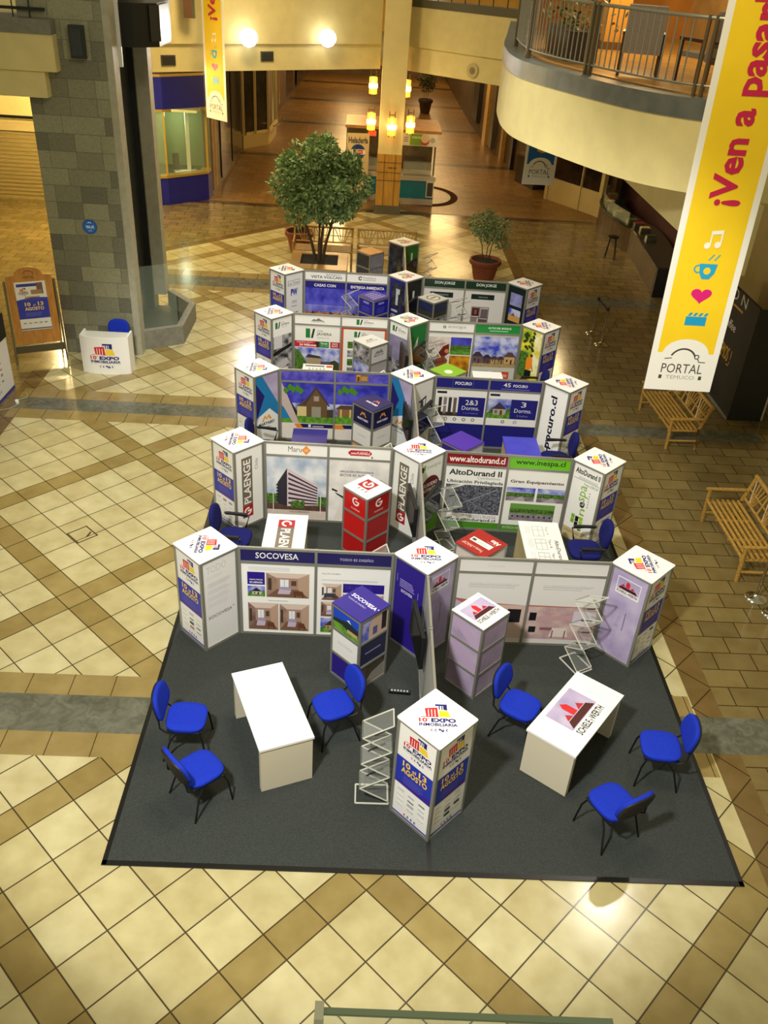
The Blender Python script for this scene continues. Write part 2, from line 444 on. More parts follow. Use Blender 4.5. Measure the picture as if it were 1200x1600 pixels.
    grey = bands([(2.48, 3.09), (10.79, 11.30), (18.52, 19.35)])
    dark = bands([(27.25, 27.7), (35.9, 36.5), (44.4, 45.0), (52.4, 53.2), (60.4, 61.2)])
    course = N('MULTIPLY', edge(N('DIVIDE', N('ADD', x, .2), .53)), 1.0)
    cgm = N('LESS_THAN', course, .011)
    tanc = MIX(cgm, hx('#9c8a58'), hx('#4c3c1e'))
    greyc = MIX(n2.outputs[0], hx('#353a32'), hx('#8c8e80'))
    c = MIX(N('MULTIPLY', gm.outputs[0], .95), c, hx('#3c2e16'))
    c = MIX(tan, c, tanc); c = MIX(grey, c, greyc); c = MIX(dark, c, hx('#4a3820'))
    # slight clouding of the glaze
    c2 = MIX(ns.outputs[0], hx('#c6bca4'), hx('#ffffff'))
    mu = nt.nodes.new('ShaderNodeMix'); mu.data_type = 'RGBA'; mu.blend_type = 'MULTIPLY'; mu.inputs[0].default_value = 1
    L.new(c, mu.inputs[6]); L.new(c2, mu.inputs[7]); L.new(mu.outputs[2], b.inputs['Base Color'])
    rg = nt.nodes.new('ShaderNodeMapRange'); rg.inputs['To Min'].default_value = .12; rg.inputs['To Max'].default_value = .24
    L.new(ns.outputs[0], rg.inputs['Value']); L.new(N('ADD', rg.outputs[0], N('MULTIPLY', hall, .18)), b.inputs['Roughness'])
    return mt
fl = MB(); fl.b2((-22, -9, -.3), (16, 72, 0), floor_material())
struct(fl.build('floor'), 'polished cream and tan tiled mall floor with grey stone bands', 'floor')

def stone_material():
    mt, nt, b = nt_of('stone_cladding'); L = nt.links
    tc = nt.nodes.new('ShaderNodeTexCoord'); mp = nt.nodes.new('ShaderNodeMapping'); mp.inputs['Rotation'].default_value = (R(90), 0, 0)
    L.new(tc.outputs['Object'], mp.inputs['Vector'])
    br = nt.nodes.new('ShaderNodeTexBrick'); L.new(mp.outputs['Vector'], br.inputs['Vector'])
    br.inputs['Scale'].default_value = 1; br.inputs['Brick Width'].default_value = .52; br.inputs['Row Height'].default_value = .33
    br.inputs['Mortar Size'].default_value = .004; br.inputs['Color1'].default_value = (*hx('#94947a'), 1); br.inputs['Color2'].default_value = (*hx('#68685a'), 1)
    br.inputs['Mortar'].default_value = (*hx('#4e4e44'), 1); br.offset_frequency = 3; br.offset = .37; br.squash = 1.6; br.squash_frequency = 3; br.inputs['Bias'].default_value = 0
    n = nt.nodes.new('ShaderNodeTexNoise'); n.inputs['Scale'].default_value = 25; L.new(tc.outputs['Object'], n.inputs['Vector'])
    mx = nt.nodes.new('ShaderNodeMix'); mx.data_type = 'RGBA'; mx.blend_type = 'OVERLAY'; mx.inputs[0].default_value = .3
    L.new(br.outputs['Color'], mx.inputs[6]); L.new(n.outputs['Fac'], mx.inputs[7]); L.new(mx.outputs[2], b.inputs['Base Color'])
    b.inputs['Roughness'].default_value = .55
    return mt
STONE = stone_material()
PALEST = mat('#a9a795', .5, 0, .08, 6)

# lift tower of grey stone, open towards the hall on its right side
lt = MB()
lt.b2((-7.52, 13.65, 0), (-5.98, 14.05, 9.2), STONE)
lt.b2((-7.52, 14.05, 0), (-7.2, 16.9, 9.2), STONE)
lt.b2((-7.52, 16.55, 0), (-6.15, 16.95, 9.2), STONE)
struct(lt.build('wall_lift_tower'), 'grey stone clad lift tower rising on the left', 'wall')
ed = MB(); ed.b2((-5.98, 13.655, 0), (-5.84, 14.05, 9.2), PALEST); ed.b2((-6.15, 16.56, .4), (-5.86, 16.94, 9.2), PALEST)
struct(ed.build('trim_lift_tower'), 'pale stone corner strips of the lift tower', 'trim')
bk = MB(); bk.b2((-7.2, 14.05, 0), (-6.55, 16.55, 9.2), mat('#1c1d1e', .35, 0, .15, 4)); bk.b2((-6.55, 14.06, 0), (-6.35, 15.0, 9.2), mat('#0d0e0f', .3)); bk.b2((-6.55, 15.8, 0), (-6.30, 16.54, 9.2), mat('#2c2f2f', .35)); bk.b2((-7.2, 16.49, 0), (-6.16, 16.55, 9.2), mat('#1c1e1e', .4))
struct(bk.build('wall_lift_shaft'), 'black rear wall and guide rails of the lift shaft', 'wall')
# low pit wall and its glass
pit = [(-5.9, 13.95), (-5.05, 14.45), (-5.03, 16.0), (-5.75, 16.9)]
pw = MB(); pw.wall(pit, 0, .44, .16, GREYST, 1); pw.prism([(-6.35, 14.06), (-5.9, 14.1), (-5.2, 14.5), (-5.18, 15.95), (-5.8, 16.75), (-6.35, 16.75)], 0, .05, mat('#20221f', .5))
struct(pw.build('wall_lift_pit'), 'low grey stone kerb around the lift pit', 'wall')
pg = thing('glass_screen', 'clear glass screen standing on the low stone kerb of the lift', 'screen', (-5.45, 15.2, .443))
for a, b_ in ((0, 1), (1, 2), (2, 3)):
    A = Vector((pit[a][0]+5.45-.08, pit[a][1]-15.2+.04)); B = Vector((pit[b_][0]+5.45-.08, pit[b_][1]-15.2+.04))
    t = (B-A).normalized(); A += t*.03; B -= t*.03
    g_ = MB(); g_.wall([(A.x, A.y), (B.x, B.y)], 0, 1.45, .012, glass('#cfe4cc', .07)); g_.build('glass_pane', pg)
# lift car high up
lc = thing('lift_car', 'black lift car with chrome corner hanging high in the stone tower', 'lift', (-5.65, 15.2, 6.15))
c_ = MB(); c_.prism([(-.60, -.95), (.1, -.95), (.5, -.6), (.5, .6), (.1, .95), (-.60, .95)], 0, .75, BLACK); c_.build('car_body', lc)
c_ = MB(); c_.wall([(.36, -.735), (.51, -.6), (.51, .3)], .1, .72, .03, mat('#3a3b37', .35, .4), -1); c_.build('chrome_band', lc)
c_ = MB(); c_.b2((-.25, -1.0, -.35), (-.16, -.94, 1.1), WHITEB); c_.build('white_guide', lc)
sp_ = thing('wall_speaker', 'dark grey box loudspeaker high on the stone lift tower', 'speaker', (-6.44, 13.65, 5.98))
c_ = MB(); c_.b2((-.14, -.16, 0), (.12, 0, .55), mat('#26292c', .5)); c_.build('speaker_body', sp_)
c_ = MB(); c_.b2((-.11, -.175, .05), (.09, -.16, .50), mat('#33383c', .7, 0, .3, 60)); c_.build('grille', sp_)
wf = thing('wall_sticker', 'round blue wireless network sign stuck on the stone lift tower', 'sign', (-6.82, 13.645, 2.68))
c = Canvas(.30, .30, None); c.disc(.5, .5, .5, '#2a52b4', 32); c.disc(.5, .5, .42, '#1f6fd0', 32); c.text('Wi-Fi', .22, .36, .78, .58, '#f4f6fa', bold=.02); c.text('gratis', .38, .16, .62, .28, '#e8eefa')
c.ring(.5, .66, .16, .05, '#f4f6fa', 30, 150, 8)
mb = MB(); c.draw(mb, Matrix(((1, 0, 0, 0), (0, 0, -1, 0), (0, 1, 0, 0), (0, 0, 0, 1)))); mb.build('printed_disc', wf)
FRONT = Matrix(((1, 0, 0, 0), (0, 0, -1, 0), (0, 1, 0, 0), (0, 0, 0, 1)))   # canvas x->+x, y->+z, out -> -y

# upper floor slab on the left, abutting the tower
sl = MB(); sl.b2((-20, 13.38, 5.74), (-6.85, 14.3, 6.36), CREAM); sl.b2((-20, 13.42, 5.28), (-7.09, 14.3, 5.74), CREAM)
sl.b2((-20, 14.3, 5.28), (-7.52, 27, 6.5), CREAM)
struct(sl.build('ceiling_left_gallery'), 'cream edge of the upper gallery on the left', 'gallery edge')
sl = MB(); sl.b2((-20, 13.36, 6.36), (-6.85, 14.3, 6.6), GREYST)
struct(sl.build('trim_left_gallery'), 'grey stone coping of the left gallery', 'coping')
rl = thing('gallery_railing', 'dark metal railing on the upper left gallery', 'railing', (-9.5, 13.6, 6.6))
c_ = MB(); c_.b2((-5, -.03, .12), (2.5, .03, .17), BLACK); c_.b2((-5, -.03, .95), (2.5, .03, 1.0), BLACK); c_.build('rail', rl)
for k in range(24):
    c_ = MB(); c_.tube([(-4.9+k*.31, 0, 0), (-4.9+k*.31, 0, .95)], .012, BLACK, 6); c_.build('baluster', rl)
# shuttered shop at the far left
w_ = MB(); w_.b2((-21, 26.5, 2.45), (-8.2, 26.8, 5.3), CREAM); w_.b2((-21, 26.5, 0), (-14.6, 26.8, 2.45), CREAM); w_.b2((-11.9, 26.5, 0), (-8.2, 26.8, 2.45), CREAM)
struct(w_.build('wall_left_shops'), 'cream shop wall behind the lift tower', 'wall')
sh = thing('roller_shutter', 'closed slatted metal shutter of the shop at the far left', 'shutter', (-13.25, 26.55, 0))
c_ = MB()
for k in range(34): c_.b2((-1.35, -.03 if k % 2 else -.06, k*.065), (1.35, .03, k*.065+.062), mat('#b3a068', .45, .3))
c_.build('slat_curtain', sh)
c_ = MB(); c_.b2((-1.4, -.12, 2.2), (1.4, .06, 2.45), mat('#c4b27c', .5)); c_.build('shutter_box', sh)
c_ = MB(); c_.b2((-3.0, -.3, 2.62), (2.2, -.24, 2.70), BLACK); c_.build('sign_rail', sh)

# blue corner shop
BLUE = mat('#1d1f86', .35, 0, .08, 6)
kb = [(-12, 26.45), (-8.12, 26.6), (-7.78, 26.72), (-6.57, 27.77), (-6.52, 28.4)]
k_ = MB(); k_.wall(kb[1:], 0, .90, .3, BLUE, 1); k_.wall(kb[1:], 3.08, 4.06, .3, BLUE, 1)
struct(k_.build('wall_blue_shop'), 'blue panels of the corner shop', 'wall')
k_ = MB(); k_.wall([(a-.02, b-.04) for a, b in kb[1:]], .90, .98, .34, mat('#c9a94e', .3, .5), 1); k_.wall([(a-.02, b-.04) for a, b in kb[1:]], 3.0, 3.08, .34, mat('#c9a94e', .3, .5), 1); k_.wall([(a-.02, b-.04) for a, b in kb[1:]], 4.06, 4.14, .34, mat('#c9a94e', .3, .5), 1)
for px_, py_ in kb[2:4]: k_.b2((px_-.03, py_-.03, .98), (px_+.03, py_+.03, 3.0), mat('#c9a94e', .3, .5))
struct(k_.build('trim_blue_shop'), 'brass trims of the blue corner shop', 'trim')
k_ = MB(); k_.wall([(a, b+.06) for a, b in kb[1:]], .98, 3.0, .012, glass('#cfe2cc', .14), 1)
struct(k_.build('window_1'), 'corner display window of the blue shop', 'window')
k_ = MB(); k_.wall([(-11, 28.6), (-7.6, 29.0), (-6.7, 29.4)], .0, 3.1, .1, mat('#9db27c', .6), 1); k_.prism([(-8.0, 27.0), (-7.8, 27.0), (-6.8, 27.9), (-6.8, 28.9), (-9, 28.9), (-9, 27)], .84, .9, mat('#3b3f33', .4)); k_.b2((-10.5, 26.9, 3.0), (-6.7, 29.2, 3.08), mat('#b9bf9c', .6))
struct(k_.build('wall_blue_shop_interior'), 'greenish inner wall and shelf of the blue shop window', 'wall')
point('shop_window_lamp', (-7.6, 27.9, 2.8), 26, (.86, 1, .68), .1)
cs = thing('display_stand', 'white display stand with dark boards inside the blue shop window', 'stand', (-7.35, 27.75, .9))
c_ = MB(); c_.box((0, 0, .03), (.8, .4, .06), WHITEB, rz=R(20)); c_.build('base', cs)
c_ = MB(); c_.box((.1, .15, 1.0), (.12, .1, 1.9), mat('#dfe6d0', .5), rz=R(20)); c_.build('column', cs)
c_ = MB(); c_.box((-.32, -.02, .36), (.22, .05, .55), mat('#24282a', .5), rz=R(20)); c_.build('board', cs)

# hall: left side shops
HW = mat('#6a4a28', .5, 0, .15, 6); DARKG = mat('#2e2a1e', .15, 0, .3, 3)
h_ = MB(); h_.wall([(-6.55, 28.4), (-6.55, 37.1)], 0, 4.55, .25, mat('#5b4a2c', .3, 0, .2, 3), 1)
h_.wall([(-6.45, 37.15), (-5.52, 38.5), (-5.45, 41.0), (-6.3, 42), (-5.8, 50), (-5.4, 66), (5, 66)], 0, 4.55, .25, mat('#5a4630', .6, 0, .25, 1.2), 1)
struct(h_.build('wall_hall_left'), 'shop fronts along the left side of the hall', 'wall')
def front_strip(name, label, pts, z0, z1, mt, out=-.03, cat='trim'):
    s = MB(); s.wall([(a+(-out), b) for a, b in pts], z0, z1, .03, mt, 1); return struct(s.build(name), label, cat)
for k, (y0, y1, cl) in enumerate(((28.5, 29.1, '#8a6a34'), (29.2, 29.5, '#a58a58'), (30.6, 33.2, '#3a3a2e'), (33.6, 36.6, '#2a2a26'))):
    front_strip('trim_%d' % (k+1), None, [(-6.53, y0), (-6.53, y1)], .15, 4.3, mat(cl, .12 if k > 1 else .4, 0, .2, 3))
bw = thing('bay_window', 'cream framed bay shop window on the left of the hall', 'shop window', (-6.0, 38.0, 0))
c_ = MB(); c_.wall([(-.5, -.95), (.5, .35), (.6, 3.0)], 0, .55, .12, mat('#b3a46c', .5), 1); c_.wall([(-.55, -.95), (.58, .40), (.68, 3.0)], .55, .68, .2, mat('#c8b980', .5), 1); c_.build('sill_panel', bw)
c_ = MB(); c_.wall([(-.46, -.93), (.46, .32)], .68, 3.6, .05, mat('#2c2a22', .15, 0, .3, 2), 1); c_.wall([(.46, .32), (.56, 3.0)], .68, 3.6, .05, mat('#5c6450', .15, 0, .2, 2), 1); c_.build('pane', bw)
c_ = MB()
for px_, py_ in ((-.48, -.94), (-.02, -.35), (.49, .33), (.6, 3.0)): c_.b2((px_-.05, py_-.05, .6), (px_+.05, py_+.05, 3.7), mat('#b3a46c', .5))
c_.build('frame', bw)
c_ = MB(); c_.tube([(.75, .1, .85), (.95, .8, .85), (.95, 2.6, .85)], .03, CHROME); c_.build('hand_rail', bw)
for k, (y0, y1, cl, z1) in enumerate(((42.3, 44.6, '#8a4a1a', 4.2), (45, 47.5, '#1e2028', 4.0), (48, 49.6, '#8d7a4a', 4.3), (51, 54, '#22242e', 4.0), (56, 60, '#2c2a34', 4))):
    front_strip('window_%d' % (k+2), None, [(-6.25+(y0-42)*.05, y0), (-6.25+(y1-42)*.05, y1)], .3, z1, mat(cl, .2, 0, .3, 2), cat='window')
# hall: right side
h_ = MB(); h_.wall([(8.2, 28.3), (5.8, 34.6), (5.0, 40), (4.7, 48), (4.6, 66)], 0, 4.55, .25, mat('#4a3820', .55, 0, .25, 1.5), -1)
struct(h_.build('wall_hall_right'), 'shop fronts along the right side of the hall', 'wall')
for k, (x_, y_, y1_, cl, z0) in enumerate(((5.55, 36.0, 36.7, '#15130f', 0), (5.30, 37.6, 38.2, '#a3843e', 0), (5.02, 39.3, 40.6, '#4a4028', .2), (4.92, 41.0, 42.2, '#b08f48', 0), (4.75, 44, 46.4, '#1d1a16', .6))):
    c_ = MB(); c_.b2((x_-.12, y_, z0), (x_+.2, y1_, 4.4), mat(cl, .35, 0, .15, 3)); struct(c_.build('trim_hall_%d' % (k+1)), None, 'trim')
bx_ = thing('dark_cabinet', 'dark cabinet standing at the right corner of the hall', 'cabinet', (6.05, 33.2, 0))
c_ = MB(); c_.box((0, 0, .55), (.9, 1.6, 1.1), mat('#2c2416', .4), rz=R(20)); c_.build('body', bx_)
c_ = MB(); c_.box((0, 0, 1.13), (1.0, 1.7, .06), mat('#5c4c2c', .3), rz=R(20)); c_.build('worktop', bx_)

# far fascia: two chamfered beams meeting at the centre column
fa = MB()
LW, RW = [(-12, 21.2), (-8.1, 23.2), (-.64, 28.0)], [(.30, 28.0), (6.5, 22.6)]
fa.wall(LW, 5.3, 6.62, .5, CREAM, 1); fa.wall([(a, b+.12) for a, b in LW], 4.55, 5.3, .4, CREAM, 1)
fa.wall(RW, 5.3, 6.45, .5, CREAM, 1); fa.wall([(a, b+.12) for a, b in RW], 4.55, 5.3, .4, CREAM, 1)
struct(fa.build('wall_back_fascia'), 'cream beams over the entrance to the back hall', 'wall')
fa = MB(); fa.wall([(a, b-.02) for a, b in RW], 6.45, 6.68, .52, mat('#57523e', .6), 1); fa.wall([(a, b-.02) for a, b in LW], 6.62, 6.9, .52, mat('#57523e', .6), 1)
struct(fa.build('trim_back_fascia'), 'dark grey coping above the cream beams', 'coping')
ce = MB(); ce.prism([(-9, 25), (-.6, 28.6), (.3, 28.6), (6.8, 23.2), (9, 23.2), (9, 66), (-9, 66)], 4.6, 4.8, mat('#a08a58', .8))
struct(ce.build('ceiling_back_hall'), 'ceiling of the back hall', 'ceiling')
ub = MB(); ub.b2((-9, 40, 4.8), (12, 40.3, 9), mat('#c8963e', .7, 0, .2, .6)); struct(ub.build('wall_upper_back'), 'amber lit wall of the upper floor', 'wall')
ur = thing('upper_railing', 'distant metal railing above the back beam beside the centre column', 'railing', (1.0, 27.5, 6.68))
c_ = MB(); c_.tube([(-.3, .2, .95), (4.5, -3.98, .95)], .03, BLACK, 6); c_.build('rail', ur)
for k in range(13):
    c_ = MB(); c_.tube([(-.3+k*.4, .2-k*.348, 0), (-.3+k*.4, .2-k*.348, .95)], .018, BLACK, 6); c_.build('baluster', ur)

# centre column
cc = MB(); cc.b2((-.63, 27.12, 0), (.31, 28.05, .30), mat('#5a5646', .5, 0, .1, 8))
cc.b2((-.58, 27.17, .30), (.26, 28.0, 2.02), mat('#b98a3a', .4, 0, .12, 5, stretch=(3, 3, .4)))
for x_ in (-.34, .03): cc.b2((x_, 27.155, .30), (x_+.012, 27.18, 2.02), mat('#5c421c', .5))
for z_ in (1.15, 1.42, 1.75): cc.b2((-.585, 27.155, z_), (.265, 27.18, z_+.012), mat('#5c421c', .5))
cc.poly = None
cc.b2((-.20, 27.15, 1.57), (-.06, 27.18, 1.60), mat('#5c421c', .5)); cc.b2((-.02, 27.15, 1.57), (.10, 27.18, 1.60), mat('#5c421c', .5))
cc.b2((-.57, 27.18, 2.02), (.25, 27.99, 9), mat('#d8c88a', .65, 0, .04, 2))
struct(cc.build('wall_centre_column'), 'cream column with wooden panelled foot at the centre back', 'column')
SHADE = mat('#ffb638', .5, emit=1.8); GLOW = mat('#ffe09a', .5, emit=7.0); BRONZE = mat('#4a3a1a', .35, .7)
def sconce(x_, y_, z_, label):
    t = thing('wall_sconce', label, 'lamp', (x_, y_, z_), 0, None)
    c_ = MB()
    for q in range(4):
        a = q*PI/2+PI/4; c_.tube([(.13*math.cos(a), .13*math.sin(a), -.36), (.13*math.cos(a), .13*math.sin(a), .44)], .012, BRONZE, 6)
    c_.box((0, 0, .34), (.2, .02, .02), BRONZE); c_.box((0, .12, 0), (.05, .2, .3), BRONZE); c_.build('frame', t)
    c_ = MB(); c_.lathe([(.135, -.30), (.14, -.28), (.14, .22), (.135, .24)], SHADE, 14, cap=False); c_.build('lamp_shade', t)
    c_ = MB(); c_.lathe([(.02, -.20), (.10, -.16), (.155, -.10), (.155, .02), (.10, .08), (.02, .12)], GLOW, 14); c_.build('bulb', t)
    point('sconce_light', (x_, y_-.25, z_+.05), 22, AMBER, .08)
sconce(-.16, 26.92, 2.98, 'glowing amber sconce on the front of the cream column')
sconce(-.86, 27.75, 2.98, 'glowing amber sconce on the left side of the column, lower one')
sconce(.50, 27.75, 2.95, 'glowing amber sconce on the right side of the column, lower one')
sconce(-.84, 29.0, 3.95, 'glowing amber sconce left of the column, upper one')
sconce(.34, 29.0, 3.92, 'glowing amber sconce right of the column, upper one')
# wall floodlights and vents on the left beam
def on_left(u):   # point on the left beam face
    A, B = Vector(LW[1]), Vector(LW[2]); return A+(B-A)*u, math.atan2(B.y-A.y, B.x-A.x)
LAMPM = mat('#ffffff', .5, emit=5.0)
for u, lab in ((.435, 'dazzling white floodlight on the left beam beside the hanging banner'), (.745, 'dazzling white floodlight on the left beam nearer the centre column')):
    p, a = on_left(u); t = thing('wall_floodlight', lab, 'lamp', (p.x, p.y, 5.50), a)
    c_ = MB(); c_.box((0, -.10, .0), (.12, .2, .12), BLACK); c_.build('bracket', t)
    c_ = MB(); c_.lathe([(.02, -.26), (.16, -.21), (.25, -.09), (.27, 0), (.24, .12), (.16, .21), (.02, .26)], LAMPM, 20, (0, -.34, 0)); c_.build('lamp_globe', t)
for u, z_, lab in ((.155, 4.86, 'small dark vent grille on the beam near the lift tower'), (.52, 4.95, 'small dark vent grille on the beam between the two floodlights')):
    p, a = on_left(u); t = thing('vent_grille', lab, 'vent', (p.x, p.y+.11, z_), a)
    c_ = MB(); c_.b2((-.22, -.03, -.14), (.22, .02, .14), mat('#4c4c40', .5)); c_.build('frame', t)
    c_ = MB()
    for k in range(6): c_.b2((-.19, -.045, -.11+k*.04), (.19, -.03, -.09+k*.04), mat('#2a2a26', .5))
    c_.build('louvres', t)
t = thing('ceiling_speaker', 'round pale loudspeaker on the right beam near the balcony', 'speaker', (2.33, 26.36, 4.86), R(-41))
c_ = MB(); c_.lathe([(.02, 0), (.2, 0), (.22, .02), (.22, .05)], mat('#b8aa78', .6), 20, M=Matrix.Rotation(R(90), 4, 'X')); c_.build('rim', t)
c_ = MB(); c_.lathe([(.01, .055), (.10, .055), (.11, .05)], mat('#857a54', .7), 16, M=Matrix.Rotation(R(90), 4, 'X')); c_.build('cone', t)

# balcony on the right
BE = [(2.6, 21.0), (2.0, 17.0), (1.62, 14.5), (1.49, 13.0), (1.47, 12.3), (1.53, 11.45), (1.76, 10.65), (2.12, 9.8), (2.52, 8.95), (2.88, 8.38), (3.3, 8.0), (3.8, 7.75), (5.2, 7.3), (9, 6.6)]
def smooth_poly(P, n=6):
    out = []
    for i in range(len(P)-1):
        p0, p1, p2, p3 = [Vector(P[max(0, min(len(P)-1, k))]) for k in (i-1, i, i+1, i+2)]
        for k in range(n):
            t = k/n; out.append(tuple(.5*((2*p1)+(-p0+p2)*t+(2*p0-5*p1+4*p2-p3)*t*t+(-p0+3*p1-3*p2+p3)*t**3)))
    out.append(P[-1]); return out
BS = smooth_poly(BE)
ba = MB(); ba.wall(BS, 5.43, 6.36, .4, CREAM, 1)
o_ = ba.build('wall_balcony'); struct(o_, 'curved cream front of the right balcony', 'balcony front'); 
for p in o_.data.polygons: p.use_smooth = False
ba = MB(); ba.wall([(a, b) for a, b in BS], 6.36, 6.62, .46, mat('#5c5f5a', .4, 0, .15, 4), 1); ba.wall(BS, 6.345, 6.36, .41, mat('#b8a878', .5), 1)
o2 = ba.build('trim_balcony'); struct(o2, 'curved grey stone coping of the right balcony', 'coping')
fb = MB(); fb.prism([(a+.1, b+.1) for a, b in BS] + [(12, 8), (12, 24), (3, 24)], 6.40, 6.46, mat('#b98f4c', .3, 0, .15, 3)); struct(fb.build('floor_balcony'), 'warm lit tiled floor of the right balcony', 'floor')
fb = MB(); fb.prism([(a+.3, b+.3) for a, b in BS] + [(12, 8), (12, 24), (3, 24)], 5.45, 5.6, CREAM); struct(fb.build('ceiling_balcony'), 'cream underside of the right balcony', 'ceiling')
kb_ = MB(); kb_.wall([(a+.46*.8, b+.1) for a, b in BS[:-6]], 6.46, 6.64, .12, mat('#a8762c', .4, 0, .1, 6), 1); struct(kb_.build('trim_balcony_kerb'), 'wooden kerb behind the balcony coping', 'kerb')
bm_ = MB(); bm_.b2((4.1, 7.2, 4.5), (4.4, 20.5, 5.45), CREAM); struct(bm_.build('wall_balcony_beam'), 'pale beam under the right balcony', 'beam')
br_ = thing('balcony_railing', 'curved grey metal railing around the right balcony', 'railing', (0, 0, 0))
RLM = mat('#8f8f80', .35, .5)
def inset(P, d):
    out = []
    for i, p in enumerate(P):
        a = Vector(P[max(i-1, 0)]); b = Vector(P[min(i+1, len(P)-1)]); t = (b-a).normalized(); out.append((p[0]-t.y*d, p[1]+t.x*d))
    return out
RP = inset(BS, .22)
c_ = MB(); c_.tube([(a, b, 7.56) for a, b in RP], .024, RLM, 8); c_.build('top_rail', br_)
c_ = MB(); c_.tube([(a, b, 6.76) for a, b in RP], .016, RLM, 6); c_.build('bottom_rail', br_)
acc = 0; last = Vector(RP[0]); nb = 0; npost = 0
for a, b in zip(RP[:-1], RP[1:]):
    A, B = Vector(a), Vector(b); L_ = (B-A).length; s_ = 0
    while acc + (L_-s_) >= .125:
        s_ += .125-acc; acc = 0; p = A+(B-A)*(s_/L_); nb += 1
        if p.x > 6.2: continue
        if nb % 17 == 5:
            for dd in (-.05, .05):
                t_ = (B-A).normalized(); c_ = MB(); c_.box((p.x+t_.x*dd, p.y+t_.y*dd, 7.1), (.035, .07, .98), mat('#5f5238', .4, .3), rz=math.atan2(t_.y, t_.x)); c_.build('post', br_)
        elif npost < 99:
            npost += 1
            c_ = MB(); c_.tube([(p.x, p.y, 6.76), (p.x, p.y, 7.56)], .011, RLM, 6); c_.build('baluster', br_)
    acc += L_-s_
# balcony furniture
def armchair(loc, rz, label):
    t = thing('balcony_armchair', label, 'armchair', loc, rz, 'woven armchairs on the balcony'); WV = mat('#8f8378', .7, 0, .25, 40, stretch=(1, 1, 6)); WD = mat('#4a2c12', .4)
    c_ = MB(); c_.box((0, 0, .42), (.6, .58, .08), WV); c_.build('seat', t)
    c_ = MB(); c_.box((0, .30, .78), (.62, .06, .72), WV, Matrix.Rotation(R(-10), 4, 'X')); c_.build('backrest', t)
    for x_ in (-.32, .32):
        c_ = MB(); c_.box((x_, -.02, .64), (.06, .62, .05), WD); c_.build('armrest', t)
        for y_ in (-.28, .28):
            c_ = MB(); c_.box((x_, y_, .32), (.05, .05, .64), WD); c_.build('leg', t)
armchair((3.62, 11.9, 6.46), R(165), 'grey woven armchair on the balcony, the left one of the pair')
armchair((4.55, 11.3, 6.46), R(200), 'grey woven armchair on the balcony behind the dark wooden chair')
def woodchair(loc, rz, label):
    t = thing('wooden_chair', label, 'chair', loc, rz); WD = mat('#4c2a10', .35)
    c_ = MB(); c_.box((0, 0, .43), (.5, .5, .06), WD); c_.build('seat', t)
    for z_ in (.62, .85): 
        c_ = MB(); c_.box((0, .24, z_), (.46, .04, .1), WD); c_.build('back_slat', t)
    for x_ in (-.24, .24):
        c_ = MB(); c_.box((x_, .24, .52), (.05, .06, 1.04), WD); c_.build('leg', t)
        c_ = MB(); c_.box((x_, -.24, .32), (.05, .06, .64), WD); c_.build('leg', t)
        c_ = MB(); c_.box((x_, 0, .65), (.05, .5, .05), WD); c_.build('armrest', t)
woodchair((4.45, 10.1, 6.46), R(70), 'dark wooden chair close behind the balcony railing')
t = thing('balcony_table', 'pale square table between the balcony chairs', 'table', (5.75, 10.5, 6.46))
c_ = MB(); c_.b2((-.4, -.4, .70), (.4, .4, .74), mat('#d0b070', .3)); c_.build('tabletop', t)
for x_ in (-.34, .34):
    for y_ in (-.34, .34): c_ = MB(); c_.b2((x_-.03, y_-.03, 0), (x_+.03, y_+.03, .7), mat('#4c2a10', .35)); c_.build('leg', t)
t = thing('balcony_pillar', 'amber lit pillar on the balcony behind the armchairs', 'pillar', (4.3, 16.8, 6.46))
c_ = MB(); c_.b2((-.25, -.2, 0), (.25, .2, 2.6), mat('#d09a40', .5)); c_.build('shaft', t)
c_ = MB(); c_.b2((-.29, -.24, 0), (.29, .24, .15), mat('#6a4a20', .5)); c_.build('foot', t)
t = thing('leafy_screen', 'greenish potted plants behind the balcony railing', 'plants', (2.95, 14.6, 6.46))
c_ = MB()
for k in range(260):
    p = Vector((random.gauss(0, .25), random.gauss(0, .6), .5+abs(random.gauss(0, .5)))); d = Vector((random.gauss(0, 1), random.gauss(0, 1), random.gauss(0, 1))).normalized()*.14; e = d.cross(Vector((0, 0, 1)))*.4
    c_.add([p, p+d*.5+e, p+d, p+d*.5-e], [(0, 1, 2, 3)], mat('#5c6a30', .5))
c_.build('foliage', t)
c_ = MB(); c_.b2((-.3, -1.1, 0), (.3, 1.1, .5), mat('#3c2c1a', .5)); c_.build('planter_box', t)
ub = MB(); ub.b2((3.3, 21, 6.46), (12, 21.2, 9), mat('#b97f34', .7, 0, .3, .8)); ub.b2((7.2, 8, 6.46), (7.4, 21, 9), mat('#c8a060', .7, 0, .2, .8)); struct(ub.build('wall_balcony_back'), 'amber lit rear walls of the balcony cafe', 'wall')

# right side below the balcony: shop front, counter, cream wall, black hoarding
CREAMW = mat('#b5a572', .55, 0, .05, 2)
sf = thing('shop_front', 'cream framed shop front with glazed window under the right balcony', 'shop front', (6.16, 30.96, 0), math.atan2(28.42-30.96, 7.8-6.16))
LSF = math.hypot(7.8-6.16, 28.42-30.96)
c_ = MB(); c_.b2((0, 0, 0), (LSF, .15, .85), CREAMW); c_.build('sill_panel', sf)
c_ = MB(); c_.b2((.06, .05, .85), (LSF-.06, .08, 3.4), mat('#2a2018', .12, 0, .35, 3)); c_.build('pane', sf)
for x_ in (0, LSF*.62, LSF-.16): 
    c_ = MB(); c_.b2((x_, -.04, 0), (x_+(.16 if x_ != LSF*.62 else .04), .16, 3.5), CREAMW); c_.build('post', sf)
c_ = MB(); c_.b2((.1, -.01, 1.65), (LSF-.1, .1, 1.69), CREAMW); c_.build('transom', sf)
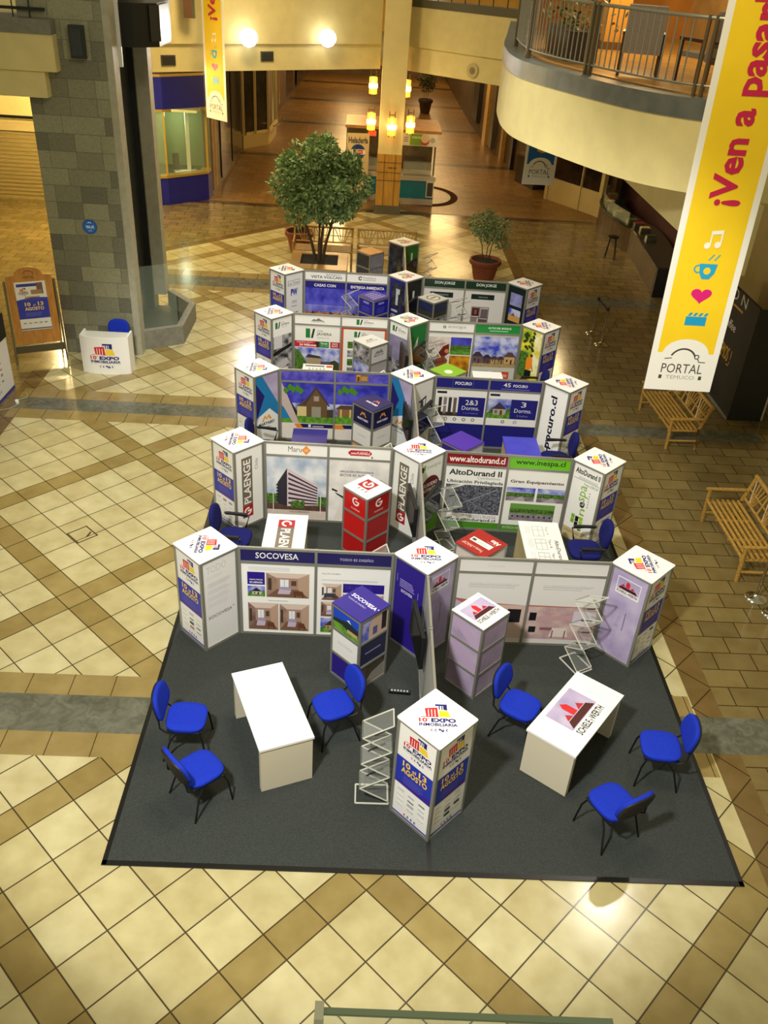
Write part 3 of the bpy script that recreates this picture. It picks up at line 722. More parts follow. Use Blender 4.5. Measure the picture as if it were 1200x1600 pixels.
c_ = MB(); c_.b2((0, -.05, 3.4), (LSF, .16, 4.5), mat('#8a7a4c', .6)); c_.build('fascia', sf)
for k in range(7):
    c_ = MB(); c_.tube([(.4+k*.36, -.0, .95), (.4+k*.36, -.0, 1.25+.1*(k % 3))], .05, mat(['#6a6258', '#8a7a6a', '#4a3a34'][k % 3], .5), 8); o_ = c_.build('figurine', None); o_.location = sf.location; o_.rotation_euler = sf.rotation_euler
    o_.location = sf.matrix_basis @ Vector((0, .25, 0)); tag(o_, 'small %s ornament standing in the cream framed shop window, %s from the left' % (['grey', 'tan', 'brown'][k % 3], ['first', 'second', 'third', 'fourth', 'fifth', 'sixth', 'seventh'][k]), 'ornament', 'ornaments in the shop window')
bu = thing('food_counter', 'dark curved food counter with glass top under the right balcony', 'counter', (7.8, 24, 0))
bp_ = smooth_poly([(.1, 4.4), (-.3, 3.4), (-.42, 2.0), (-.2, .6), (.0, -.35), (-.17, -2.4), (-.32, -4.35)], 4)
c_ = MB(); c_.wall(bp_, 0, .78, .8, mat('#4a3c26', .4, 0, .2, 5), 1); c_.build('counter_front', bu)
c_ = MB(); c_.wall([(a-.04, b) for a, b in bp_], .78, .83, .9, mat('#23291f', .15), 1); c_.build('worktop', bu)
c_ = MB(); c_.wall([(a+.08, b) for a, b in bp_[:14]], .83, 1.2, .015, glass('#cfe0cc', .2), 1); c_.build('sneeze_guard', bu)
c_ = MB(); c_.b2((-.36, -4.4, 0), (.55, -4.25, .84), BLACK); c_.build('end_panel', bu)
for k in range(9):
    q = bp_[1+2*k+(k > 4)]; cl = ['#5a6a2c', '#8a2a1e', '#c8b888', '#3c4a20', '#a88a3a'][k % 5]
    c_ = MB(); c_.b2((-.16, -.11, 0), (.16, .11, .1), mat('#a9a99c', .25, .8)); o_ = thing('food_tray', '%s food tray on the dark counter, %s from the far end' % (['green', 'red', 'pale', 'dark green', 'yellow'][k % 5], ['first', 'second', 'third', 'fourth', 'fifth', 'sixth', 'seventh', 'eighth', 'ninth'][k]), 'tray', (7.8+q[0]+.32, 24+q[1], .83), 0, 'food trays on the counter')
    c_.build('pan', o_); c_ = MB(); c_.box((0, 0, .10), (.28, .18, .05), mat(cl, .6, 0, .4, 30)); c_.build('filling', o_)
t = thing('bar_stool', 'black stool leaning against the dark food counter', 'stool', (7.05, 23.3, 0))
c_ = MB(); c_.lathe([(.02, .66), (.17, .66), (.18, .70), (.02, .72)], BLACK, 16); c_.build('seat', t)
for k in range(4):
    a = k*PI/2+.4; c_ = MB(); c_.tube([(.12*math.cos(a), .12*math.sin(a), .66), (.22*math.cos(a), .22*math.sin(a), 0)], .014, BLACK, 6); c_.build('leg', t)
rw = MB(); rw.b2((7.95, 13.2, 0), (8.3, 19.5, 4.5), CREAMW); rw.b2((8.75, 19.5, 0), (8.95, 30, 4.5), mat('#3a1418', .6, 0, .2, 2)); rw.b2((8.0, 5, 0), (8.35, 13.2, 4.5), mat('#c8bc90', .6))
struct(rw.build('wall_right'), 'cream wall on the right behind the black hoarding', 'wall')
rb = MB(); rb.b2((7.9, 13.2, 0), (7.95, 19.5, .12), mat('#4a4434', .5)); struct(rb.build('baseboard_right'), 'dark skirting of the right cream wall', 'skirting')
hd = thing('black_hoarding', 'black painted hoarding with cafe lettering behind the big yellow banner', 'hoarding', (7.0, 14.5, 0), R(-90))
# local x runs towards the camera along the face, local -y faces the hall
HBK = mat('#1d1c1a', .6, 0, .15, 3)
c = Canvas(2.66, 2.45, HBK, .06)
c.text('D O N', .26, .90, .76, .995, '#c8c4b8'); c.rect(.52, .85, .72, .868, '#b0882c'); c.text('coffee', .44, .66, .68, .735, '#d4d0c4')
c.text('\u00a1VOLVEREMOS_!', .22, .36, .74, .52, '#c89a2c', bold=.01)
c_ = MB(); c.draw(c_, FRONT); c_.build('lettered_panel', hd)
c_ = MB(); c_.box((2.66, .34, 1.22), (.06, .72, 2.45), HBK); c_.build('side_panel', hd)
c_ = MB(); c_.box((2.60, .74, .8), (.06, .06, 1.6), mat('#d8d4b8', .5)); c_.build('edge_post', hd)
c_ = MB(); c_.b2((.4, -.04, 0), (2.66, -.005, .03), ALU); c_.build('floor_strip', hd)
# ================================================================== EXPO STANDS
CZ = .012                       # carpet thickness
H = 1.482; A_ = .604; TH = R(-.394)
ca = MB(); CARP = mat('#383c3a', .95, 0, .16, 60, bump=.3, spec=.15)
cp = thing('carpet', 'dark grey carpet laid on the tiles under all the exhibition stands', 'carpet', (0, 0, 0), TH)
ca.b2((-3.41, .68, 0), (3.33, 17.2, CZ), CARP); ca.build('pile', cp)
ca = MB(); TAPE = mat('#0a0a0a', .35)
for lo, hi in (((-3.41, .68), (3.33, .735)), ((-3.41, .68), (-3.36, 17.2)), ((3.28, .68), (3.33, 17.2))): ca.b2((*lo, CZ), (*hi, CZ+.002), TAPE)
ca.build('edge_tape', cp)
ca = MB(); ca.b2((-.03, .72, CZ), (.02, 1.15, CZ+.0015), mat('#1c1e1e', .5)); ca.build('seam_tape', cp)

def face_M(side, a, z0, x0=None):
    """canvas frame on a side of a square column, local axes"""
    h = a/2
    if side == 'L':  # -x face: u = -y
        return Matrix(((0, 0, -1, -h), (-1, 0, 0, h), (0, 1, 0, z0), (0, 0, 0, 1)))
    if side == 'R':  # -y face: u = +x
        return Matrix(((1, 0, 0, -h), (0, 0, -1, -h), (0, 1, 0, z0), (0, 0, 0, 1)))
    if side == 'B':  # +y
        return Matrix(((-1, 0, 0, h), (0, 0, 1, h), (0, 1, 0, z0), (0, 0, 0, 1)))
    return Matrix(((0, 0, 1, h), (1, 0, 0, -h), (0, 1, 0, z0), (0, 0, 0, 1)))
def column_frame(t, a, h, tiers, post=.036):
    for sx in (-1, 1):
        for sy in (-1, 1):
            c_ = MB(); c_.box((sx*(a/2-post/2), sy*(a/2-post/2), h/2), (post, post, h), ALU); c_.build('post', t)
    for z in tiers:
        for sd in range(4):
            c_ = MB(); M = Matrix.Rotation(sd*PI/2, 4, 'Z')
            c_.box((0, -a/2+.014, z), (a-2*post, .026, .034), ALU, M); c_.build('rail', t)
LOGO_UP = {'N': 0, 'E': -90, 'W': 90, 'S': 180}
def tower(cx, cy, left, right, label, updir='N', back=True, top=None):
    t = thing('display_tower', label, 'display tower', (cx, cy, CZ), R(45)+TH, 'exhibition towers')
    a = A_-.02; h = H-CZ-.014
    column_frame(t, a, h, (.017, h-.017))
    w = a-.072; ph = h-.068
    for sd, cv in (('L', left), ('R', right), ('B', None), ('F', None)):
        if cv is None: cv = Canvas(w, ph, '#e2e2de')
        else: cv = cv(w, ph)
        M = face_M(sd, a, 0) @ Matrix.Translation((.036, .034, -.012))
        c_ = MB(); cv.draw(c_, M); c_.build('side_panel', t)
    lid = MB(); r = .02; q = A_/2
    pts = []
    for sx, sy, a0 in ((1, 1, 0), (-1, 1, 90), (-1, -1, 180), (1, -1, 270)):
        for k in range(4): pts.append((sx*(q-r)+r*math.cos(R(a0+k*30)), sy*(q-r)+r*math.sin(R(a0+k*30))))
    lid.prism(pts, h, h+.014, WHITEB)
    cv = Canvas(.44, .40, None)
    (top or (lambda c: expo_logo(c, .05, .02, .95, .98)))(cv)
    M = Matrix.Rotation(R(-45+LOGO_UP[updir]), 4, 'Z') @ Matrix.Translation((-.22, -.20, h+.0145))
    cv.draw(lid, M); lid.build('top_panel', t)
    return t

# ---- face prints
def f_todo(w, h):
    c = Canvas(w, h, '#e9e9e8'); c.text('TODO', .12, .86, .72, .94, '#cfcfcf'); c.text('ES DISE\u00d1O', .12, .79, .60, .84, '#d8d8d8')
    for k in range(4): c.greek(.12, .46+k*.08, .86, .52+k*.08, 4, '#dadadc', .35)
    c.text('SOCOVESA', .10, .33, .84, .365, '#6e6e74'); c.rect(.87, .36, .90, .37, '#6e6e74'); return c
def f_purple(w, h):
    c = Canvas(w, h, '#2b1a8a'); c.greek(.16, .70, .72, .80, 5, '#a89ae0', .4); c.text('SOCOVESA', .22, .64, .62, .675, '#e8e4f8', bold=.02); c.rect(.06, .74, .07, .83, '#b8ace8'); c.rect(.80, .66, .81, .74, '#b8ace8'); return c
def f_schiele(w, h):
    c = Canvas(w, h, LILAC); c.rect(.16, .74, .84, .93, '#efedf2'); schiele(c.sub(.18, .75, .82, .92))
    c.poly([(.28, .12), (.44, .58), (.52, .56), (.38, .10)], mat('#b4a8cc', .4, 0, .12, 14)); c.rect(.60, .34, .62, .56, '#6e6484'); return c
def f_plaenge(w, h):
    c = Canvas(w, h); plaenge_v(c, .22, .10, .62, .90); c.text('Chile', .72, .70, .84, .84, '#8c8680', 90); return c
def f_subsidio(w, h):
    c = Canvas(w, h); c.rect(.06, .86, .16, .93, '#1c2a12'); c.rect(.16, .88, .24, .95, '#7fb028'); c.text('inespa', .30, .86, .92, .93, '#8cb88a')
    c.disc(.52, .62, .42, '#5c1016', 28); c.text('SUBSIDIO', .2, .64, .84, .69, '#f0e8e4', bold=.02); c.text('AUTOMATICO', .2, .57, .84, .62, '#f0e8e4', bold=.02)
    c.poly([(0, 0), (1, 0), (1, .22), (.7, .24), (.4, .14), (0, .10)], '#5fa62a'); return c
def f_inespa_v(w, h):
    c = Canvas(w, h); c.text('AltoDurand II', .06, .885, .94, .955, '#1c1c20', bold=.03); c.greek(.2, .83, .9, .86, 2, '#7c8c7c', .3)
    c.rect(.04, .815, .96, .822, '#8aa088'); c.text('Frente a INACAP', .44, .765, .94, .80, '#5c7c5c')
    c.text('in', .42, .32, .64, .46, '#7fb028', 90); c.text('e', .42, .47, .60, .55, '#23262a', 90, .02); c.text('spa', .36, .55, .66, .76, '#7fb028', 90)
    c.greek(.68, .5, .72, .72, 6, '#8aa088')
    for k, (x, y, hh, cl) in enumerate(((.22, .23, .12, '#7fb028'), (.37, .19, .15, '#15180f'), (.52, .16, .06, '#5c7a1e'), (.52, .25, .1, '#9cc82c'))):
        c.rect(x, y, x+.12, y+hh, cl); c.line(x, y+hh*.5, x+.12, y+hh*.5, .006, '#f3f3f1')
    c.rect(0, 0, 1, .15, '#c8b88a'); c.text('La Gran Inversi\u00f3n', .06, .09, .6, .125, '#4a4030'); c.text('Entrega Inmediata', .4, .03, .92, .065, '#4a4030'); return c
def f_martabid(w, h, flip=False):
    c = Canvas(w, h, LILAC)
    c.poly([(0, .42), (0, 1), (.30, 1), (1, .55), (1, .3)], '#1f7fbc'); c.poly([(0, .92), (0, .36), (.12, .46), (.40, .70)], '#1f1a6c')
    c.poly([(0, .0), (0, .30), (.14, .42), (.62, .50), (1, .36), (1, 0)], '#f2f2f0')
    c.poly([(.26, .33), (.40, .42), (.48, .37), (.58, .42), (.72, .34), (.62, .34), (.56, .38), (.49, .34), (.41, .38), (.34, .33)], '#eda23a')
    c.text('MARTABID', .12, .27, .84, .315, '#17151c', bold=.03); c.greek(.26, .23, .70, .25, 1, '#8a8a90'); return c
def f_tower3c(w, h):
    c = Canvas(w, h, '#f0f0ee'); c.poly([(.30, .72), (.70, .78), (.70, .75), (.36, .70)], '#17171c'); c.rect(.66, .3, .70, .78, '#2c2c30'); c.rect(.42, .62, .56, .72, '#4a4e5c')
    c.rect(0, 0, 1, .26, PALE); return c
def f_pocuro(w, h):
    c = Canvas(w, h); c.text('pocuro.cl', .30, .10, .66, .88, '#12123a', 90, .03); return c
def f_javiera(w, h):
    c = Canvas(w, h); javiera(c, .14, .84, .88, .94)
    c.rect(0, 0, 1, .72, GREYPH); c.rect(.06, .52, .5, .72, '#d8d4da'); c.poly([(0, .46), (1, .56), (1, .50), (0, .40)], '#17171a'); c.poly([(.1, .24), (.7, .34), (.9, .24), (.3, .14)], '#c8c4ca'); c.rect(.55, .06, .8, .18, '#e4e2e4'); return c
def javiera(c, x0, y0, x1, y1):
    s = c.sub(x0, y0, x1, y1); s.rect(0, 0, .17, 1, '#1f7a3a'); s.poly([(.20, 0), (.28, 1), (.36, 1), (.28, 0)], '#17301f'); s.text('DO\u00d1A', .44, .68, .66, .94, '#5a6a5a'); s.text('JAVIERA', .42, .22, 1, .62, '#2c3a30', bold=.01); s.text('TEMUCO', .44, .0, .9, .13, '#8a928a'); return c
def f_javiera_c(w, h):
    c = Canvas(w, h); javiera(c, .12, .86, .88, .95); c.rect(0, .42, 1, .80, mat('#8c84a4', .4, 0, .15, 4)); c.rect(0, 0, 1, .42, GREYPH); return c
def f_green(w, h):
    c = Canvas(w, h, '#17803a'); c.poly([(.28, .62), (.55, .82), (.55, .50), (.40, .44)], '#e6e8e4'); return c
def f_cyclist(w, h):
    c = Canvas(w, h, mat('#7fa028', .4, 0, 0, 6, '#e6d83a')); c.rect(.62, .3, 1, 1, mat('#d8c82c', .4, 0, 0, 5, '#f2eec0'))
    c.rect(0, 0, .42, .62, LEAF); c.poly([(0, 0), (1, 0), (1, .14), (0, .22)], '#8a7a3a')
    for k in range(26):
        x, y = random.uniform(.1, .62), random.uniform(.68, .97); c.poly([(x-.08, y), (x, y+.03), (x+.08, y-.01), (x, y-.03)], '#2c3a14')
    c.poly([(.38, .34), (.36, .52), (.50, .58), (.66, .56), (.68, .40)], '#f08a1e'); c.disc(.60, .60, .07, '#3c2a1a', 12)
    c.poly([(.36, .34), (.34, .22), (.52, .20), (.68, .26), (.68, .36)], '#17171c'); c.rect(.42, .06, .52, .2, '#9a6a48'); c.poly([(.66, .5), (.78, .36), (.74, .34), (.64, .44)], '#c88a58'); c.ring(.6, .12, .2, .02, '#26262a'); return c
def f_logos(w, h):
    c = Canvas(w, h, '#e6e6ea'); c.frame(.12, .80, .84, .89, .006, '#6a6a74'); c.text('Los Tineos', .16, .82, .80, .87, '#5a5a66')
    c.text('PW', .30, .62, .70, .74, '#1f2a9c', 0, .05); c.text('PM', .38, .47, .64, .53, '#8a8a94'); c.greek(.34, .42, .68, .45, 1, '#9a9aa4'); c.text('MS', .30, .24, .74, .32, '#b0502c', 0, .04); c.greek(.2, .05, .8, .15, 3, '#c4c4ca'); return c
def f_navyposters(w, h):
    c = Canvas(w, h, '#1f1c7c'); c.rect(.16, .5, .92, .93, DARKPH); c.rect(.42, .55, .66, .84, mat('#c8c8d0', .5, 0, .3, 40)); c.rect(.16, .42, .66, .46, '#c8c8d0'); c.rect(.12, .04, .9, .38, GREYPH); return c
def f_darkleaf(w, h):
    c = Canvas(w, h, mat('#10180f', .4, 0, .4, 4)); c.rect(.42, .6, .55, .82, '#d4d8d4'); c.rect(.1, .05, .9, .5, DARKPH); return c
def f_dark6(w, h):
    c = Canvas(w, h, DARKPH); c.rect(.3, .6, .6, .68, '#4a4e5c'); c.rect(.25, .3, .65, .38, '#33363f'); return c
def f_green6(w, h):
    c = Canvas(w, h, '#2e6a24'); c.rect(.0, 0, 1, .66, DARKPH); c.rect(.5, .3, .62, .86, '#d8d8d4'); c.rect(.7, .0, 1, .62, '#c4c4c0'); return c
def f_darkphotos(w, h):
    c = Canvas(w, h, '#12201c'); c.rect(.16, .66, .84, .88, mat('#8a8ac4', .4, 0, .25, 9)); s = c.sub(.16, .38, .84, .60); s.rect(0, 0, 1, 1, SKY); s.rect(0, 0, 1, .5, '#c89a58'); s.poly([(.2, .45), (.4, .7), (.6, .45)], '#8a4a2c'); c.rect(.16, .06, .84, .32, mat('#5a5c44', .4, 0, .2, 9)); return c

TW = {'1L': (-2.853, 4.374), '1C': (.02, 4.357), '1R': (2.898, 4.361), 'F': (-.005, 1.495), '2L': (-2.817, 7.235), '2C': (.051, 7.192), '2R': (2.914, 7.113),
      '3L': (-2.825, 10.005), '3C': (.056, 10.045), '3R': (2.92, 10.016), '4L': (-2.798, 12.899), '4C': (.069, 12.867), '4R': (2.922, 12.905),
      '5L': (-2.769, 15.799), '5C': (.102, 15.754), '5R': (2.974, 15.688), '6C': (.133, 18.612)}
SPEC = {
 'F': (expo_face, expo_face, 'N', 'white tower standing alone at the front edge of the carpet'),
 '1L': (expo_face, f_todo, 'E', 'pale grey lettered tower at the left end of the front row'),
 '1C': (f_purple, f_schiele, 'N', 'purple and lilac tower in the middle of the front row'),
 '1R': (f_schiele, expo_face, 'W', 'lilac sided tower at the right end of the front row'),
 '2L': (expo_face, f_plaenge, 'E', 'tower with white upright letters on brown, left end of second row'),
 '2C': (f_plaenge, f_subsidio, 'N', 'middle tower of the second row with a maroon disc'),
 '2R': (f_inespa_v, expo_face, 'W', 'tower at the right end of the second row with green upright lettering'),
 '3L': (expo_face, f_martabid, 'E', 'blue and white tower at the left end of the third row'),
 '3C': (f_martabid, f_tower3c, 'E', 'middle tower of the third row with a blue striped side'),
 '3R': (f_pocuro, expo_face, 'W', 'white tower with black upright letters, right end of third row'),
 '4L': (expo_face, f_javiera, 'E', 'tower at the left end of the fourth row with a grey kitchen photo'),
 '4C': (f_javiera_c, f_green, 'S', 'middle tower of the fourth row with a green right side'),
 '4R': (f_cyclist, expo_face, 'W', 'tower showing an orange shirted cyclist, right end of fourth row'),
 '5L': (expo_face, f_logos, 'E', 'tower with a column of small logos, left end of fifth row'),
 '5C': (f_navyposters, f_darkleaf, 'S', 'navy and black tower in the middle of the fifth row'),
 '5R': (f_darkphotos, expo_face, 'W', 'dark sided tower at the right end of the fifth row with two photos'),
 '6C': (f_dark6, f_green6, 'S', 'furthest tower behind the fifth row with a green topped right side')}
for k, (x_, y_) in TW.items():
    l_, r_, u_, lab = SPEC[k]; tower(x_, y_, l_, r_, lab, u_)

# ---- walls of two panels between the towers
def wall_panels(name_row, xa, ya, xb, yb, panels, label):
    """panels: list of (header canvas fn, body canvas fn)"""
    L_ = math.hypot(xb-xa, yb-ya); t = thing('partition_wall', label, 'partition', (xa, ya, CZ), math.atan2(yb-ya, xb-xa), 'partition walls between the towers')
    h = H-CZ; n = len(panels); w = L_/n
    for i in range(n+1):
        x = min(max(i*w, .018), L_-.018); c_ = MB(); c_.box((x, 0, h/2), (.036, .036, h), ALU); c_.build('post', t)
    for i, (hd_, bd) in enumerate(panels):
        x0 = i*w+.036 if i == 0 else i*w+.018; x1 = (i+1)*w-(.036 if i == n-1 else .018); pw_ = x1-x0
        for z in (.02, 1.225, h-.02):
            c_ = MB(); c_.box(((x0+x1)/2, 0, z), (pw_, .03, .036), ALU); c_.build('rail', t)
        c_ = MB(); hd_(pw_, h-.038-1.243).draw(c_, Matrix.Translation((x0, -.004, 1.243)) @ FRONT); c_.build('header_panel', t)
        c_ = MB(); bd(pw_, 1.207-.038).draw(c_, Matrix.Translation((x0, -.004, .038)) @ FRONT); c_.build('graphic_panel', t)
    return t
def hdr(bg, *texts):
    def f(w, h):
        c = Canvas(w, h, bg)
        for t_, x0, y0, x1, y1, cl, *b in texts: c.text(t_, x0, y0, x1, y1, cl, 0, b[0] if b else .01)
        return c
    return f
def b_socoA(w, h):
    c = Canvas(w, h); c.greek(.10, .90, .66, .97, 1, '#e2e2e4', .8, 0)
    c.rect(.08, .70, .32, .88, '#2b1a8a'); c.text('BARRIO PARQUE', .11, .76, .29, .78, '#f4f4f8', bold=.02); c.text('DE LABRANZA', .11, .72, .29, .745, '#f4f4f8', bold=.02)
    house(c.sub(.08, .53, .32, .68), '#c8c4bc', '#26282c'); room(c.sub(.34, .53, .93, .88)); room(c.sub(.08, .04, .50, .44), INTER2); room(c.sub(.52, .04, .93, .44)); c.greek(.36, .48, .72, .50, 1, '#c8c8d0'); return c
def b_socoB(w, h):
    c = Canvas(w, h); c.text('VALLE DE CATURRAO', .06, .89, .32, .91, '#3c3c44'); c.greek(.06, .80, .9, .84, 1, '#d8d8dc')
    room(c.sub(.06, .52, .34, .76), PALE); c.rect(.10, .56, .26, .62, '#3c4048'); c.rect(.36, .64, .93, .77, '#2b1a8a'); c.text('UN NUEVO', .40, .69, .76, .74, '#4a3cae')
    room(c.sub(.36, .28, .93, .62), INTER); room(c.sub(.06, .28, .34, .50), INTER2); house(c.sub(.06, .04, .34, .26), '#b89868', '#4a342c'); c.rect(.36, .04, .93, .26, PALE); return c
def b_sch(first):
    def f(w, h):
        c = Canvas(w, h, '#e6e4e2')
        c.greek(.16, .80, .86, .86, 2, '#cfcdd0', .5); c.text('DISTRIBUCION DE ESPACIOS' if first else 'EQUIPAMIENTO INTERIOR', .16, .83, .86, .87, '#cac8cc')
        c.rect(0, .06, 1, .56, mat('#b8949c', .4, 0, 0, 4, '#d8c0b8')); c.rect(0, .0, 1, .06, '#d8d6d4')
        c.poly([(0, .56), (0, .64), (.5, .58), (1, .56)] if first else [(0, .55), (0, .57), (1, .56), (1, .55)], '#b86a5c')
        if first:
            c.poly([(.40, .06), (.62, .56), (1, .56), (1, .06)], '#d4b8ac'); c.rect(.76, .30, .95, .50, '#1c1a1e'); c.rect(.70, .12, .78, .40, '#c8b070'); c.poly([(0, .06), (0, .62), (.3, .48), (.42, .06)], '#c0b4c8')
        else:
            c.rect(.04, .34, .14, .46, '#17171c'); c.rect(.06, .16, .16, .25, '#1c1c22'); c.poly([(.16, .32), (.9, .40), (.9, .46), (.16, .40)], '#c8a0a4'); c.rect(.22, .20, .55, .24, '#8a6064'); c.poly([(.36, .10), (.64, .10), (.60, .24), (.40, .24)], '#e4d6d0'); c.rect(.40, .08, .42, .2, '#8a6a60'); c.rect(.58, .08, .6, .2, '#8a6a60'); c.rect(.66, .3, .98, .5, '#d8d0dc')
        return c
    return f
def b_building(w, h):
    c = Canvas(w, h, mat('#9fb2cc', .4, 0, 0, 3, '#e8eaee')); c.rect(0, 0, 1, .14, '#cfc2b8'); c.rect(0, .14, 1, .24, mat('#5c4038', .4, 0, .2, 9))
    c.rect(0, .24, .26, .40, LEAF); c.rect(.74, .22, 1, .38, LEAF)
    c.poly([(.18, .24), (.18, .58), (.34, .82), (.34, .20)], '#33303c')
    c.poly([(.34, .20), (.34, .82), (.86, .56), (.86, .24)], '#d8c4cc')
    for k in range(7):
        y0 = .24+k*.08; y1 = .25+k*.043
        c.poly([(.36, y0), (.36, y0+.035), (.85, y1+.022), (.85, y1)], '#403844')
    for k in range(6): c.rect(.16, .28+k*.05, .19, .31+k*.05, '#26242c')
    for k in range(14): c.disc(.52+.03*math.sin(k*2.4)*3, .24+.02*math.cos(k)*2, .035, LEAF, 8)
    c.rect(.10, .10, .112, .42, '#e8e4e0'); c.rect(.90, .10, .912, .42, '#e8e4e0'); c.text('LOS ALMENDROS', .38, .105, .72, .13, '#6a4a44'); return c
def b_ubic(w, h):
    c = Canvas(w, h, PALE)
    for k in range(6): c.poly([(.1+k*.15, 0), (.3+k*.16, .6), (.42+k*.16, .6), (.2+k*.17, 0)], ['#e4dcd8', '#d8dce4', '#e6d8cc', '#dcd8d8'][k % 4])
    c.text('UBICACI\u00d3N PRIVILEGIADA', .18, .80, .74, .84, '#5c5860', bold=.02); c.text('SECTOR AV. ALEMANIA', .18, .74, .74, .78, '#5c5860', bold=.02)
    c.poly([(.06, .54), (.16, .50), (.14, .48), (.05, .51)], '#2c2c34'); c.poly([(.10, .48), (.28, .40), (.28, .36), (.14, .44)], '#2c2c34'); c.poly([(.74, .62), (.98, .50), (.98, .66), (.86, .72)], '#c8b8b0'); return c
def b_alto(w, h):
    c = Canvas(w, h, '#f0f0ee'); c.text('AltoDurand II', .06, .86, .94, .95, '#2a2a2e', bold=.03); c.text('Condominio', .54, .81, .92, .85, '#8a8a90'); c.text('Ubicaci\u00f3n Privilegiada', .04, .72, .98, .785, '#26262c', bold=.02)
    c.rect(.03, .24, .98, .71, AERIAL); c.line(.1, .3, .9, .66, .02, '#8a8c98'); c.line(.1, .6, .8, .28, .015, '#7a7c88')
    c.text('A 500 metros del centro', .36, .20, .94, .225, '#6a6a70'); c.text('Frente a INACAP', .5, .17, .94, .195, '#6a6a70')
    c.text('www.altodurand.cl', .06, .115, .94, .165, '#1f1f22', bold=.02); c.rect(0, 0, 1, .105, '#4a8a24'); return c
def b_gran(w, h):
    c = Canvas(w, h, '#f0f0ee'); c.text('Gran Equipamiento', .06, .78, .96, .84, '#4a2428', bold=.03)
    for x0 in (.02, .54):
        s = c.sub(x0, .50, x0+.48, .72); s.rect(0, 0, 1, 1, SKY); s.rect(0, 0, 1, .62, LEAF); s.rect(0, 0, 1, .32, ROAD); s.poly([(.2, 0), (.5, .34), (.6, .34), (.7, 0)], '#b0a8b0')
    s = c.sub(.12, .18, .88, .46); s.rect(0, 0, 1, 1, '#6a9a48'); s.rect(0, .45, 1, .7, LEAF); s.poly([(0, 0), (1, 0), (1, .42), (0, .42)], ROAD)
    for k in range(8): s.disc(.08+k*.12, .25, .025, '#23232a', 8)
    c.rect(0, 0, 1, .10, '#4a8a24'); c.text('ENTREGA INMEDIATA', .04, .03, .5, .075, '#c8d8b8'); return c
def b_house(first):
    def f(w, h):
        c = Canvas(w, h, '#e6e0d8'); s = c.sub(0, .28, 1, 1)
        s.rect(0, 0, 1, 1, SKY2); s.rect(0, 0, 1, .5, SKY); s.rect(0, 0, 1, .2, GRASS)
        if first:
            s.poly([(.05, .2), (.02, .5), (.12, .64), (.3, .3), (.3, .2)], '#23301c'); s.rect(.30, .18, .52, .44, '#d8c88a'); s.poly([(.28, .42), (.46, .6), (.56, .42)], '#5c4c44')
            s.poly([(.48, .16), (.48, .55), (.66, .84), (.88, .5), (.88, .16)], '#6a5236'); s.poly([(.40, .46), (.66, .92), (.94, .44), (.90, .44), (.66, .84), (.46, .46)], '#4a3a38')
            s.rect(.58, .16, .76, .42, '#9a9484'); s.rect(.62, .56, .72, .68, '#a89a8a'); s.rect(.88, .16, 1, .36, '#4a3c34')
            c.poly([(0, 1), (0, .62), (.22, .28), (.34, .28), (.05, .9)], '#c8b4b4'); c.poly([(0, .60), (0, .36), (.17, .36)], '#1f7fbc')
            c.poly([(.30, .28), (.0, .28), (0, .22), (.22, .22)], '#e6e0d8')
        else:
            s.rect(.04, .2, .60, .40, '#8a6a3c'); s.poly([(0, .38), (.1, .48), (.6, .48), (.66, .38)], '#5a4438')
            for k in range(3): s.rect(.10+k*.18, .18, .13+k*.18, .38, '#d8c88a')
        c.rect(.30 if first else 0, .20, 1, .27, '#1c1a5a'); c.poly([(.24, .27), (.36, .27), (.42, .19), (.30, .19)] if first else [(0, .27), (.14, .27), (.2, .19), (0, .19)], '#e88a2c')
        if first: c.rect(.52, .21, .57, .26, '#e8e8f0'); c.greek(.60, .215, .82, .25, 1, '#b8b8d8', .6, 0)
        for x, y in ((.08, .86), (.16, .92), (.22, .88), (.30, .9), (.36, .86)): c.poly([(x-.05, y), (x, y+.06), (x+.07, y), (x, y-.07)], '#6ab02a' if int(x*100) % 2 else '#4a8a24')
        return c
    return f
def b_pocuro(first):
    def f(w, h):
        c = Canvas(w, h, '#20207a'); c.rect(0, .40, 1, 1, '#efefee'); c.rect(.03, .925, .22, .965, '#23232a')
        s = c.sub(.02 if first else 0, .53, .46, .88)
        if first:
            s.rect(0, 0, 1, 1, PALE); s.rect(0, 0, 1, .2, '#4a3c38')
            for k in range(4): s.rect(.12+k*.22, .1, .26+k*.22, .94, ['#2c2a2e', '#8a7c84', '#3c3a40', '#6a5c60'][k])
        else: house(s, '#b8a49c', '#3c3a4a')
        c.rect(.46, .53, .98, .88, '#20207a')
        if first: c.text('2&3', .60, .74, .84, .83, '#f0f0f8'); c.text('Dorms.', .54, .65, .88, .72, '#e8e8f4'); c.text('1 y 2 ba\u00f1os', .58, .575, .86, .61, '#8a8ac4')
        else: c.text('3', .66, .75, .76, .84, '#f0f0f8'); c.text('Dorms.', .54, .65, .88, .72, '#e8e8f4'); c.text('3 ba\u00f1os', .60, .575, .82, .61, '#8a8ac4')
        for x, cl in (((.24, '#8a7a7a'), (.42, '#2c2c7a'), (.60, '#5c4040'), (.78, '#2c7a3a')) if first else ((.34, '#4a4048'), (.58, '#8a8ac4'))): c.ring(x, .475, .035, .014, cl)
        return c
    return f
